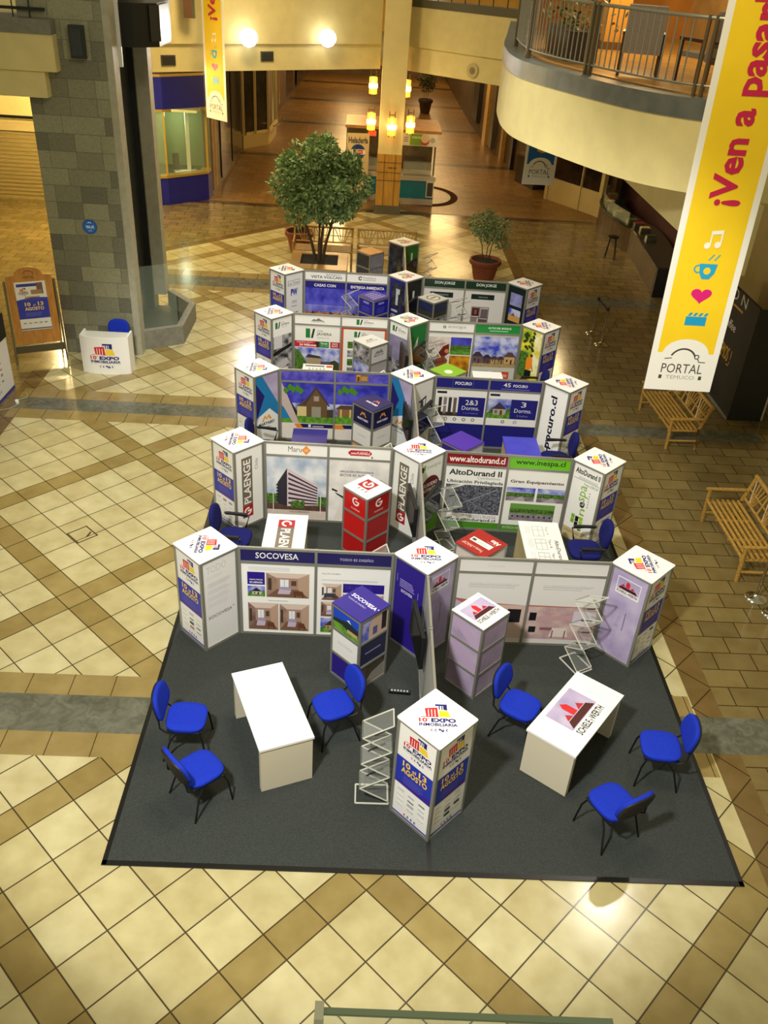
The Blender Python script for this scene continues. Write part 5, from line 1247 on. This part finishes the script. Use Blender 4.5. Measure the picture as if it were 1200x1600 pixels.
dup(oc, (2.55, 16.9, CZ), R(200), 'dark chair top showing above the right wall of the fifth row')
dup(vc, (-1.36, 5.0, CZ), R(180), 'blue chair almost hidden between the front left wall and the red plinth', 'blue chairs deeper in the stands')

# ---- zigzag brochure racks
RACK = mat('#d2d2c8', .35, .25); DRACK = mat('#2a2a2c', .4, .3); ACR = glass('#dfe6e0', .13)
def rack(loc, rz, label, frame=None, n=6):
    fr = frame or RACK; t = thing('brochure_rack', label, 'brochure rack', loc, rz, 'zigzag brochure racks')
    b_ = MB()
    q = [(-.20, -.13), (.17, -.13), (.17, .13), (-.20, .13)]
    for i in range(4):
        a, c = q[i], q[(i+1) % 4]; b_.tube([(a[0], a[1], .012), (c[0], c[1], .012)], .011, fr, 6)
    b_.build('base', t)
    st = 1.20/n; X = .16
    for k in range(n):
        # tray from vertex k to k+1, starting bottom right
        z0, z1 = .05+k*st, .05+(k+1)*st
        x0, x1 = (X, -X) if k % 2 == 0 else (-X, X)
        P = [(x0, -.125, z0), (x1, -.125, z1), (x1, .125, z1), (x0, .125, z0)]
        b_ = MB()
        for i in range(4): b_.tube([P[i], P[(i+1) % 4]], .0085, fr, 6)
        # upstanding lip that holds the leaflets
        L0 = [(x0, -.125, z0+.005), (x0+(x0-x1)*.10, -.125, z0+.07), (x0+(x0-x1)*.10, .125, z0+.07), (x0, .125, z0+.005)]
        o_ = b_.build('tray_frame', t)
        b_ = MB(); b_.add([Vector(p) for p in P], [(0, 1, 2, 3)], ACR); b_.build('clear_sheet', o_)
    b_ = MB()
    for k in range(n-1):
        xx = (.02 if k % 2 else -.02)
        b_.tube([(-.09, 0, .05+(k+.5)*st-.03), (.09, 0, .05+(k+1.0)*st)], .009, DRACK, 6)
    b_.build('scissor_arm', t)
    return t
rk = rack((-.60, 1.69, CZ), R(0), 'silver zigzag brochure rack standing left of the lone front tower')
dup(rk, (2.18, 3.97, CZ), R(-62), 'silver zigzag brochure rack by the kitchen photo wall of the front row')
dup(rk, (.55, 6.62, CZ), R(-60), 'zigzag brochure rack before the maroon headed panel of the second row')
dup(rk, (.45, 9.35, CZ), R(-60), 'zigzag brochure rack before the navy wall of the third row')
dup(rk, (.58, 12.45, CZ), R(-60), 'zigzag brochure rack before the fourth row wall, right of its middle tower')
dup(rk, (-.62, 4.72, CZ), R(10), 'brochure rack behind the left wall of the front row, only its tip showing')
dup(rk, (-.52, 7.60, CZ), R(10), 'brochure rack behind the left wall of the second row, only its tip showing')
dup(rk, (-.60, 10.5, CZ), R(10), 'brochure rack behind the left wall of the third row, only its tip showing')
dup(rk, (-1.22, 15.22, CZ), R(-40), 'zigzag brochure rack before the deep blue wall of the fifth row')
dup(rk, (1.36, 15.15, CZ), R(-60), 'zigzag brochure rack beside the grey plinth of the fifth row')
dup(rk, (.86, 18.55, CZ), R(-50), 'zigzag brochure rack beside the furthest tower')
# power strip
ps = thing('power_strip', 'black power strip on the carpet beside the purple topped plinth', 'power strip', (-.26, 3.32, CZ), R(-4))
b_ = MB(); b_.b2((-.14, -.03, 0), (.14, .03, .035), BLACK); b_.build('housing', ps)
for k in range(6): b_ = MB(); b_.box((-.10+k*.04, 0, .036), (.022, .026, .004), mat('#b4b4b0', .5)); b_.build('socket', ps)
# ================================================================== AROUND THE STANDS
# hanging banners
def portal_logo(s, small=True):
    s.ring(.47, .56, .27, .035, '#4a4640', 25, 155, 20); s.line(.12, .60, .26, .62, .018*s.w, '#4a4640') ; s.ring(.735, .66, .05, .02, '#4a4640'); s.line(.76, .62, .80, .55, .018*s.w, '#4a4640'); s.line(.80, .55, .92, .55, .018*s.w, '#4a4640')
    s.text('PORTAL', .10, .30, .90, .50, '#4a4640'); s.text('TEMUCO', .22, .17, .78, .25, '#a8a49c'); s.rect(.08, .17, .14, .25, '#4a4640'); s.rect(.86, .17, .92, .25, '#4a4640')
def banner_yellow(w, h):
    OR = mat('#f8d21c', .55, 0, .03, 2); c = Canvas(w, h, '#f4f2ea', .006); k = w/h   # k: one width in v
    m_ = .09
    c.rect(m_, .70*k, 1-m_, 1, OR)
    c.poly([(m_, .60*k), (m_, .71*k), (1-m_, .71*k), (1-m_, .60*k)], OR)
    # white arch over the logo
    c.poly([(.5+.34*math.cos(R(a)), (.58+.24*math.sin(R(a)))*k) for a in range(0, 181, 12)], '#f4f2ea')
    portal_logo(c.sub(.12, .06*k, .88, .80*k))
    y = lambda v: (v*.835-.02)*k
    # clapper board
    c.rect(.38, y(1.26), .68, y(1.42), '#1f9fd0'); 
    for q in range(4): c.poly([(.40+q*.075, y(1.43)), (.43+q*.075, y(1.49)), (.47+q*.075, y(1.49)), (.44+q*.075, y(1.43))], '#1f9fd0')
    # heart
    hp = []
    for a in range(0, 360, 12):
        t = R(a); hp.append((.52+.0092*16*math.sin(t)**3, y(1.80+.0092*(13*math.cos(t)-5*math.cos(2*t)-2*math.cos(3*t)-math.cos(4*t)))))
    c.poly(hp, '#e0207c')
    # cup
    c.poly([(.40, y(2.34)), (.42, y(2.18)), (.47, y(2.08)), (.57, y(2.08)), (.63, y(2.18)), (.65, y(2.34))], '#2aa8d4'); c.ring(.39, y(2.25), .06, .02, '#2aa8d4', 60, 300); c.disc(.52, y(2.22), .05, OR, 14)
    c.poly([(.50, y(2.40)), (.56, y(2.50)), (.58, y(2.50)), (.52, y(2.40))], '#2aa8d4'); c.poly([(.58, y(2.40)), (.64, y(2.50)), (.66, y(2.50)), (.60, y(2.40))], '#2aa8d4')
    # note
    c.disc(.44, y(2.64), .045, '#f8f6ee', 12); c.disc(.58, y(2.66), .045, '#f8f6ee', 12); c.rect(.465, y(2.64), .485, y(2.86), '#f8f6ee'); c.rect(.605, y(2.66), .625, y(2.88), '#f8f6ee'); c.poly([(.465, y(2.82)), (.465, y(2.88)), (.625, y(2.90)), (.625, y(2.84))], '#f8f6ee')
    c.text('\u00a1Ven a pasarlo bien!', .30, 2.72*k, .76, 6.5*k, '#c81e4c', 90, .03)
    return c
def banner_blue(w, h):
    c = Canvas(w, h, '#f2f0e8', .006); k = w/h
    c.rect(.08, .60*k, .92, 1, '#1a66b8'); c.poly([(.34, .98*k), (.40, 1.6*k), (.9, 1.6*k), (.66, .96*k), (.5, .93*k)], '#e6b422')
    c.poly([(.5+.36*math.cos(R(a)), (.56+.24*math.sin(R(a)))*k) for a in range(0, 181, 12)], '#f2f0e8'); portal_logo(c.sub(.10, .10*k, .90, .80*k)); return c
def banner(fn, w, h, loc, rz, label, tilt=0.0):
    t = thing('hanging_banner', label, 'banner', loc, rz); cv = fn(w, h); M = Matrix.Rotation(tilt, 4, 'Y') @ FRONT
    b_ = MB(); cv.draw(b_, M); b_.build('printed_cloth', t)
    b_ = MB(); b_.tube([(-.03, 0, h), (w+.03, 0, h)], .025, ALU, 10, Matrix.Rotation(tilt, 4, 'Y')); b_.build('top_bar', t)
    return t
banner(banner_yellow, .935, 7.0, (3.08, 6.43, 3.05), R(-3), 'long yellow banner hanging close on the right with a white foot and red lettering', R(-1.1))
banner(banner_yellow, .96, 7.0, (-5.86, 23.87, 3.4), R(-42.5), 'narrow yellow banner hanging far off at the left beside a floodlight')
banner(banner_blue, .95, 3.2, (3.62, 21.9, 2.42), R(4), 'small blue and white banner hanging under the right balcony')
bxl = thing('banner_bracket', 'brown metal box fixed beside the far yellow banner', 'bracket', (-6.25, 23.95, 6.0))
b_ = MB(); b_.b2((-.12, -.1, 0), (.12, .1, 1.4), mat('#6a4a34', .5)); b_.build('casing', bxl); b_ = MB(); b_.b2((.12, -.1, 0), (.20, .08, 1.4), CHROME); b_.build('edge', bxl)

# kiosks behind the centre column
kk = thing('ice_cream_panel', 'tall cream panel with a round blue and red ice cream sign', 'sign', (-1.68, 28.6, 0), R(8))
c = Canvas(.80, 2.38, '#d8c492', .06)
c.text('Helader\u00eda', .06, .86, .94, .95, '#2c3a4c', 0, .03); c.disc(.5, .74, .33, '#3a5a8a', 28); c.disc(.5, .74, .29, '#1f3a7a', 28)
c.rect(.26, .70, .74, .775, '#f2ece4'); c.disc(.26, .7375, .11, '#f2ece4', 16, .0375); c.disc(.74, .7375, .11, '#f2ece4', 16, .0375); c.rect(.28, .708, .72, .767, '#c81e24'); c.text('Savory', .31, .715, .69, .760, '#f4e8e4', bold=.02)
b_ = MB(); c.draw(b_, FRONT); b_.build('sign_panel', kk)
KBR = mat('#a87a40', .5, 0, .1, 4); TEAL = mat('#1f7f92', .4, 0, .06, 5)
def kiosk(loc, w, d, label, sign):
    t = thing('kiosk', label, 'kiosk', loc, 0)
    b_ = MB(); b_.b2((0, 0, 0), (w, d*.45, .22), mat('#b8b0a0', .4)); b_.build('plinth_base', t)
    b_ = MB(); b_.b2((.0, .02, .22), (w, d*.45, .86), TEAL); b_.build('front_panel', t)
    b_ = MB(); b_.b2((-.02, -.02, .86), (w+.04, d*.5, 1.02), mat('#c8c2b0', .4)); b_.build('worktop', t)
    b_ = MB(); b_.b2((w*.1, .05, 1.02), (w*.9, .40, 1.45), glass('#d8e4dc', .25)); b_.build('display_glass', t)
    b_ = MB(); b_.b2((-.05, -.10, 2.50), (w+.12, d, 2.60), KBR); b_.build('roof', t)
    for x_ in (.02, w-.04):
        b_ = MB(); b_.b2((x_-.04, d-.1, 0), (x_+.04, d, 2.5), KBR); b_.build('post', t)
        b_ = MB(); b_.b2((x_-.03, .3, 1.0), (x_+.03, .36, 2.5), mat('#8a8878', .4, .5)); b_.build('front_post', t)
    b_ = MB(); b_.b2((0, d-.12, .0), (w, d-.08, 2.5), mat('#7a6a4c', .5, 0, .2, 3)); b_.build('back_panel', t)
    b_ = MB(); b_.b2((w*.15, d*.55, 0), (w*.7, d*.85, 1.35), mat('#6e6a60', .3, .5)); b_.build('freezer', t)
    if sign:
        b_ = MB(); c = Canvas(w*.98, .42, '#e6e2d2', .03); c.rect(.22, .04, .58, .96, '#86b83a'); c.disc(.64, .45, .13, '#c8503a', 16); c.disc(.64, .62, .12, '#e8d8b0', 16); c.greek(.05, .3, .18, .75, 3, '#8a8a84', .5); c.disc(.86, .5, .07, '#b8b4a8', 12); c.text('helado', .28, .6, .52, .8, '#f2f4e8', bold=.02)
        c.draw(b_, Matrix.Translation((.02, -.1, 2.08)) @ FRONT); b_.build('sign_board', t)
        b_ = MB(); b_.b2((w*.78, -.05, .30), (w*1.0, .0, .88), mat('#d8d2c0', .4)); b_.b2((w*.81, -.055, .34), (w*.97, -.045, .82), mat('#4a463a', .5)); b_.build('menu_board', t)
    else:
        b_ = MB(); b_.box((w*.68, -.1, 2.36), (.3, .04, .18), mat('#e0502c', .4, emit=.6)); b_.build('price_lamp', t)
    return t
kiosk((-1.72, 29.1, 0), 1.35, 2.1, 'wooden roofed kiosk behind the tall cream sign panel, left of the column', False)
kiosk((.27, 28.75, 0), 1.30, 2.3, 'teal fronted kiosk with a green and white sign, right of the column', True)
t = thing('floor_oval', 'dark oval inlaid in the hall floor right of the teal kiosk', 'floor inlay', (1.4, 30.3, .003))
b_ = MB(); b_.add([(1.25*math.cos(2*PI*k/40)*q, 1.7*math.sin(2*PI*k/40)*q, .0005) for q in (1, .78) for k in range(40)], [(k, (k+1) % 40, 40+(k+1) % 40, 40+k) for k in range(40)], mat('#4a3016', .9, spec=.05)); b_.build('inlay_ring', t)

# plants
LEAFM = mat('#547440', .5, 0, 0, 7, '#a6c084'); LEAF2 = mat('#5a7040', .5, 0, 0, 9, '#8f9f68'); BARK = mat('#4a3a22', .8, 0, .25, 18)
TERRA = mat('#7a3a22', .55, 0, .12, 8); SOIL = mat('#17130f', .95, 0, .3, 40)
def leaves(name, parent, blobs, n, size, mt):
    b_ = MB(); rnd = random.Random(len(blobs)*7+n)
    tot = sum(r[3] for r in blobs)
    for bx_, by_, bz_, br_ in blobs:
        for k in range(int(n*br_/tot)):
            while True:
                v = Vector((rnd.uniform(-1, 1), rnd.uniform(-1, 1), rnd.uniform(-1, 1)))
                if .35 < v.length < 1: break
            v *= rnd.uniform(.8, 1.0)**.3
            p = Vector((bx_, by_, bz_)) + v*br_
            d = (v.normalized() + Vector((rnd.gauss(0, .6), rnd.gauss(0, .6), rnd.gauss(-.25, .6)))).normalized()*size*rnd.uniform(.7, 1.3)
            e = d.cross(Vector((rnd.gauss(0, 1), rnd.gauss(0, 1), rnd.gauss(0, 1)))).normalized()*size*.28; f = d.cross(e).normalized()*size*.08
            b_.add([p, p+d*.45+e+f, p+d, p+d*.45-e+f], [(0, 1, 2), (0, 2, 3)], mt)
    return b_.build(name, parent)
tr = thing('indoor_tree', 'large bushy green tree growing from the square wooden planter', 'tree', (-2.19, 20.0, .425))
for dx, dy, tx, ty in ((-.30, .1, -.55, .1), (-.02, 0, .0, .05), (.05, .12, .12, .2), (.22, .0, .42, .0)):
    b_ = MB(); b_.tube([(dx*.4, dy, 0), (dx*.8, dy, .5), (dx+(tx-dx)*.5, dy, 1.0), (tx, ty, 1.7), (tx*1.3, ty, 2.3)], [.045, .04, .035, .03, .015], BARK, 8); b_.build('trunk', tr)
rb_ = random.Random(3); bl = [(-.05, 0, 2.15, .9), (-.70, .1, 1.85, .55), (.6, .0, 1.9, .6), (-.45, 0, 2.6, .6), (.25, .1, 2.55, .52), (0, 0, 2.95, .45), (-.95, 0, 2.05, .45), (1.0, 0, 2.1, .42), (-.6, -.1, 1.35, .36), (.15, 0, 1.45, .42), (.70, .1, 1.5, .34), (.0, -.4, 1.8, .6), (-.15, .5, 2.2, .6)]
for k in range(14):
    a = rb_.uniform(0, 2*PI); z_ = rb_.uniform(1.3, 3.0); q = .84*math.sqrt(max(.1, 1-((z_-2.05)/1.25)**2)); bl.append((q*1.15*math.cos(a), q*math.sin(a), z_, rb_.uniform(.2, .32)))
leaves('foliage', tr, bl, 8500, .14, LEAFM)
pl = thing('square_planter', 'square wooden planter with dark soil behind the fifth row', 'planter', (-2.19, 19.95, 0))
WDP = mat('#b08a4c', .3, 0, .12, 6, stretch=(1, 6, 1))
for lo, hi in (((-.80, -.85), (-.53, .8)), ((.53, -.85), (.80, .8)), ((-.53, -.85), (.53, -.42)), ((-.53, .56), (.53, .8))):
    b_ = MB(); b_.b2((*lo, .06), (*hi, .45), WDP); b_.build('side_board', pl)
b_ = MB(); b_.b2((-.53, -.42, .06), (.53, .56, .42), SOIL); b_.build('soil', pl)
b_ = MB(); b_.b2((-.74, -.79, 0), (.74, .74, .06), mat('#3a2a14', .6)); b_.build('plinth_base', pl)
def pot(loc, r, h, label, stems, top, crown, mt, nl, ls, cat='potted plant', name='potted_plant', pm=TERRA):
    t = thing(name, label, cat, loc)
    b_ = MB(); b_.lathe([(r*.62, 0), (r*.72, h*.25), (r*.86, h*.72), (r*.98, h*.78), (r*1.02, h*.84), (r, h), (r*.9, h), (r*.86, h*.86), (.01, h*.86)], pm, 32); b_.build('pot', t)
    b_ = MB(); b_.lathe([(.01, h*.865), (r*.86, h*.87)], SOIL, 24); b_.build('soil', t)
    for k in range(stems):
        a = k*2*PI/stems+.5; b_ = MB(); b_.tube([(r*.2*math.cos(a), r*.2*math.sin(a), h*.85), (r*.35*math.cos(a), r*.3*math.sin(a), (h+top)/2), (r*.7*math.cos(a+.4), r*.5*math.sin(a+.4), top)], [.018, .014, .008], BARK, 6); b_.build('stem', t)
    leaves('foliage', t, crown, nl, ls, mt); return t
pot((2.62, 20.4, 0), .46, .60, 'small round headed tree in a terracotta pot behind the right wall of the fifth row', 3, 1.35, [(-.05, 0, 1.55, .42), (-.35, 0, 1.6, .3), (.3, 0, 1.52, .32), (.4, .0, 1.1, .2), (-.05, 0, 1.78, .22), (-.2, 0, 1.35, .25), (.1, 0, 1.3, .25)], LEAF2, 1500, .085)
pot((-2.92, 22.2, 0), .44, .62, 'thin stemmed plant in a terracotta pot behind the large tree', 5, 1.5, [(0, 0, 1.7, .5), (.1, 0, 2.1, .5), (-.2, 0, 1.9, .35)], LEAFM, 900, .12)
pot((2.32, 50.2, 0), .42, .75, 'dark potted plant standing far down the back hall', 3, 1.5, [(0, 0, 1.5, .4), (-.15, 0, 1.8, .35), (.2, 0, 1.7, .35)], mat('#3a4222', .6, 0, 0, 8, '#5a5a30'), 500, .16, pm=mat('#3c2a1c', .5))

# bamboo benches
def bench(loc, rz, label, length=1.72, depth=.58):
    """long side along local y, seat faces local -x"""
    t = thing('bamboo_bench', label, 'bench', loc, rz, 'bamboo benches')
    L2 = length/2
    for k in range(7):
        x_ = -.02+k*depth/6.4; b_ = MB(); b_.tube([(x_, -L2, .43), (x_, L2, .43)], .026, BAMBOO, 8); b_.build('seat_pole', t)
    for y_ in (-L2+.03, -L2*.33, L2*.33, L2-.03):
        b_ = MB(); b_.tube([(-.04, y_, .39), (depth, y_, .39)], .024, BAMBOO, 8); b_.build('seat_bearer', t)
    for y_ in (-L2, L2):
        b_ = MB(); b_.tube([(.0, y_, 0), (-.02, y_, .64)], .032, BAMBOO, 8); b_.build('leg', t)
        b_ = MB(); b_.tube([(depth, y_, 0), (depth, y_, .45), (depth+.14, y_, .92)], .032, BAMBOO, 8); b_.build('leg', t)
        b_ = MB(); b_.tube([(-.08, y_, .65), (depth+.08, y_, .66)], .03, BAMBOO, 8); b_.build('armrest', t)
        b_ = MB(); b_.tube([(.0, y_, .18), (depth, y_, .18)], .02, BAMBOO, 8); b_.build('side_rail', t)
    bk_ = lambda z: depth+.14*(z-.45)/.47
    b_ = MB(); b_.tube([(bk_(.92), -L2-.04, .92), (bk_(.92), L2+.04, .92)], .034, BAMBOO, 8); b_.build('top_rail', t)
    b_ = MB(); b_.tube([(bk_(.52), -L2, .52), (bk_(.52), L2, .52)], .024, BAMBOO, 8); b_.build('back_rail', t)
    for s0 in (-1, 0, 1):
        yc = s0*length/3
        for d_ in (-.24, -.12, 0, .12, .24):
            b_ = MB(); b_.tube([(bk_(.53), yc+d_*.25, .53), (bk_(.9), yc+d_, .90)], .013, BAMBOO, 6); b_.build('fan_rod', t)
        b_ = MB(); b_.tube([(bk_(.70), yc-length/6, .70), (bk_(.70), yc+length/6, .70)], .013, BAMBOO, 6); b_.build('fan_rod', t)
    for s0 in (-1, 1):
        yc = s0*length/6
        b_ = MB(); b_.tube([(bk_(.52), yc, .52), (bk_(.9), yc, .90)], .018, BAMBOO, 6); b_.build('back_post', t)
    return t
b1 = bench((5.20, 11.25, 0), R(3), 'bamboo bench partly behind the foot of the big yellow banner')
dup(b1, (5.15, 6.92, 0), R(0), 'bamboo bench at the right edge beside the chrome posts')
dup(b1, (-2.15, 20.92, 0), R(90), 'bamboo bench just behind the square wooden planter')
dup(b1, (-.25, 20.92, 0), R(90), 'bamboo bench right of the planter behind the orange topped plinth')

# chrome queue posts
def qpost(loc, label, grp):
    t = thing('barrier_post', label, 'barrier post', loc, 0, grp); DK = mat('#5a4a34', .25, .8)
    b_ = MB(); b_.lathe([(.01, 0), (.16, 0), (.165, .02), (.15, .035), (.10, .055), (.04, .075), (.03, .09)], CHROME, 32); b_.build('base', t)
    b_ = MB(); b_.tube([(0, 0, .07), (0, 0, .90)], .022, mat('#a89a80', .2, .95), 14); b_.build('tube', t)
    b_ = MB(); b_.lathe([(.01, .90), (.035, .90), (.038, .96), (.03, .985), (.01, .99)], BLACK, 16); b_.build('belt_head', t)
    return t
q1 = qpost((5.03, 16.44, 0), 'slim barrier post behind the fourth row on the right, the further of two', 'barrier posts by the benches')
dup(q1, (5.10, 15.70, 0), 0, 'slim barrier post behind the fourth row on the right, the nearer of two')
dup(q1, (5.30, 5.62, 0), 0, 'chrome barrier post at the right edge, the one touching the bench end')
dup(q1, (5.42, 5.24, 0), 0, 'chrome barrier post at the right edge, nearest the viewer')
t = thing('barrier_belt', 'dark belt stretched between the two far barrier posts', 'belt', (5.03, 16.44, .93))
b_ = MB(); b_.wall([(.0, -.035), (.07, -.70)], -.025, .025, .004, BLACK); b_.build('belt', t)

# registration counter
rc = thing('registration_counter', 'white curved registration counter with the event print, standing before the stone lift tower', 'counter', (-6.37, 12.56, 0))
arc = []
for k in range(13):
    a = R(-62+k*124/12); arc.append((.50*math.sin(a)/math.sin(R(62)), .12-.12*math.cos(a)/1.0*1.6+.07))
c_ = MB(); c_.wall([(x_, y_) for x_, y_ in arc], 0, .83, .02, mat('#f0f0ee', .4), 1); c_.build('curved_front', rc)
c_ = MB(); c_.prism([(x_, y_+.03) for x_, y_ in arc] + [(.46, .46), (-.46, .46)], .76, .79, mat('#d4d6cc', .4)); c_.build('shelf', rc)
for s_ in (-1, 1): c_ = MB(); c_.b2((s_*.49-.02, .10, 0), (s_*.49+.02, .48, .83), mat('#e8e8e4', .4)); c_.build('side_panel', rc)
cvc = Canvas(.98, .83, None); expo_logo(cvc, .24, .18, .78, .84)
c_ = MB()
def bendpt(u): 
    f = u*12; i = min(11, int(f)); q = f-i; return (arc[i][0]+(arc[i+1][0]-arc[i][0])*q, arc[i][1]+(arc[i+1][1]-arc[i][1])*q)
for pts, fs, col, k in cvc.items:
    c_.add([(bendpt(max(0, min(.999, x_)))[0], bendpt(max(0, min(.999, x_)))[1]-.004-.0004*k, y_*.83) for x_, y_ in pts], fs, ink(col))
c_.build('printed_emblem', rc)
oc2 = dup(vc, (-6.28, 13.2, 0), R(-95), 'dark blue chair tucked behind the white registration counter', 'single chairs')
# wooden A-frame poster stand
es = thing('poster_stand', 'wooden poster stand with an arched top and an event poster, left of the lift tower', 'sign', (-7.88, 13.05, 0), R(24))
WDE = mat('#c0853a', .4, 0, .14, 5, stretch=(4, 4, .6))
tl = Matrix.Rotation(R(-8), 4, 'X')
pts = [(-.46, .42), (.46, .42), (.46, 1.86), (.28, 1.88)] + [(.28*math.cos(R(a)), 1.88+.16*math.sin(R(a))) for a in range(15, 170, 15)] + [(-.28, 1.88), (-.46, 1.86)]
b_ = MB(); b_.prism([(x_, y_) for x_, y_ in pts], 0, .03, WDE, tl @ FRONT); b_.build('board', es)
cv = Canvas(.62, 1.02, '#eeece6', .004); cv.rect(.06, .90, .70, .96, '#2f3a9c'); expo_logo(cv, .10, .72, .42, .88); cv.rect(.70, .74, .90, .97, '#7a5a4c'); cv.rect(.5, .74, .86, .83, '#a8845c'); cv.rect(.28, .64, .76, .70, '#c8a050')
cv.rect(0, .24, 1, .62, '#2f3cae'); cv.poly([(0, .62), (1, .62), (1, .66), (.5, .68), (0, .63)], '#3a48b8'); cv.text('10', .24, .50, .42, .58, '#ffd964', bold=.03); cv.text('al', .50, .50, .58, .54, '#ffd964'); cv.text('13', .66, .50, .84, .58, '#ffd964', bold=.03); cv.text('AGOSTO', .22, .41, .84, .48, '#ffd964', bold=.03); cv.greek(.22, .29, .82, .38, 4, '#6a70c8', .4)
for k in range(5): cv.rect(.1+k*.17, .14, .2+k*.17, .16, '#9a9a94')
cv.rect(0, .02, 1, .04, '#3a3a8c')
b_ = MB(); cv.draw(b_, tl @ Matrix.Translation((-.31, -.036, .72)) @ FRONT); b_.build('poster', es)
cv = Canvas(.3, .16, None); cv.ring(.5, .3, .4, .04, '#5a3a14', 20, 160); cv.text('PORTAL', .14, .02, .86, .34, '#5a3a14')
b_ = MB(); cv.draw(b_, tl @ Matrix.Translation((-.15, -.034, 1.80)) @ FRONT); b_.build('carved_mark', es)
STN = mat('#8a8268', .3, .6)
for s_ in (-1, 1):
    b_ = MB(); b_.tube([(s_*.52, -.02, 0), (s_*.50, .24, 1.75)], .022, STN, 8); b_.build('leg', es)
    b_ = MB(); b_.tube([(s_*.5, .75, 0), (s_*.49, .25, 1.75)], .022, STN, 8); b_.build('leg', es)
b_ = MB(); b_.box((0, .06, .30), (1.02, .04, .16), mat('#5c553f', .5)); b_.build('cross_board', es)
# white advert totem at the left edge
at_ = thing('advert_totem', 'white advert totem with small logos and a black top, cut off at the left edge', 'sign', (-8.06, 10.76, 0), R(88))
# local x runs away from the back corner towards the camera; print faces the hall
cv = Canvas(.95, 1.12, '#eae9ea', .05)
for r_ in range(6):
    for q in range(3): cv.rect(.06+q*.2, .30+r_*.11, .15+q*.2, .33+r_*.11+(.02 if (r_+q) % 3 == 0 else 0), random.choice(['#2a2a30', '#8a8a90', '#b06a6a', '#5a6a8a']))
for k in range(4): cv.ring(.10+k*.08, .17, .028, .014, '#26263c', 60, 300, 10)
cv.rect(0, .0, 1, .06, '#3a3a9a')
b_ = MB(); cv.draw(b_, FRONT); b_.build('printed_panel', at_)
b_ = MB(); b_.b2((0, -.02, 1.12), (.95, .06, 1.62), BLACK); b_.build('screen_top', at_)
b_ = MB(); b_.b2((-.02, 0, 0), (.0, .06, 1.15), ALU); b_.build('edge_strip', at_)
t = thing('cable', 'loose pale cable lying on the floor under the advert totem', 'cable', (-7.75, 11.0, .008))
b_ = MB(); b_.tube([(-.3, -.4, 0), (-.05, -.25, 0), (.05, -.05, 0), (-.02, .12, 0), (.12, .3, 0), (.02, .5, 0)], .007, mat('#b8b08a', .5), 6); b_.build('lead', t)
b_ = MB(); b_.box((0, .02, .02), (.06, .10, .05), WHITEB, rz=.5); b_.build('plug', t)
# floor hatch
t = thing('floor_hatch', 'square service hatch let into the light tiles on the left', 'hatch', (-5.225, 6.57, 0), R(45))
b_ = MB(); HM = mat('#3c2e18', .5)
for k in range(4): b_.box((0, -.165, .0005), (.35, .022, .003), HM, Matrix.Rotation(k*PI/2, 4, 'Z'))
b_.build('seam', t)
b_ = MB(); b_.box((.08, -.06, .001), (.14, .03, .004), HM, rz=.6); b_.build('grip', t)
# glass guard at the viewer's feet
gg = thing('glass_guard', 'clear glass guard panel at the bottom edge in front of the viewer', 'guard rail', (-.99, -4.36, 6.3), R(-1.0))
b_ = MB(); b_.b2((-.02, -.008, 0), (.30, .004, .845), glass('#d8ecdc', .18)); b_.build('pane', gg)
b_ = MB(); b_.b2((-.028, -.012, 0), (-.018, .008, .85), mat('#d8dccc', .3)); b_.build('edge_clip', gg)
b_ = MB(); b_.b2((-.02, -.004, .843), (.30, .003, .847), mat('#8aa08c', .2)); b_.build('polished_edge', gg)
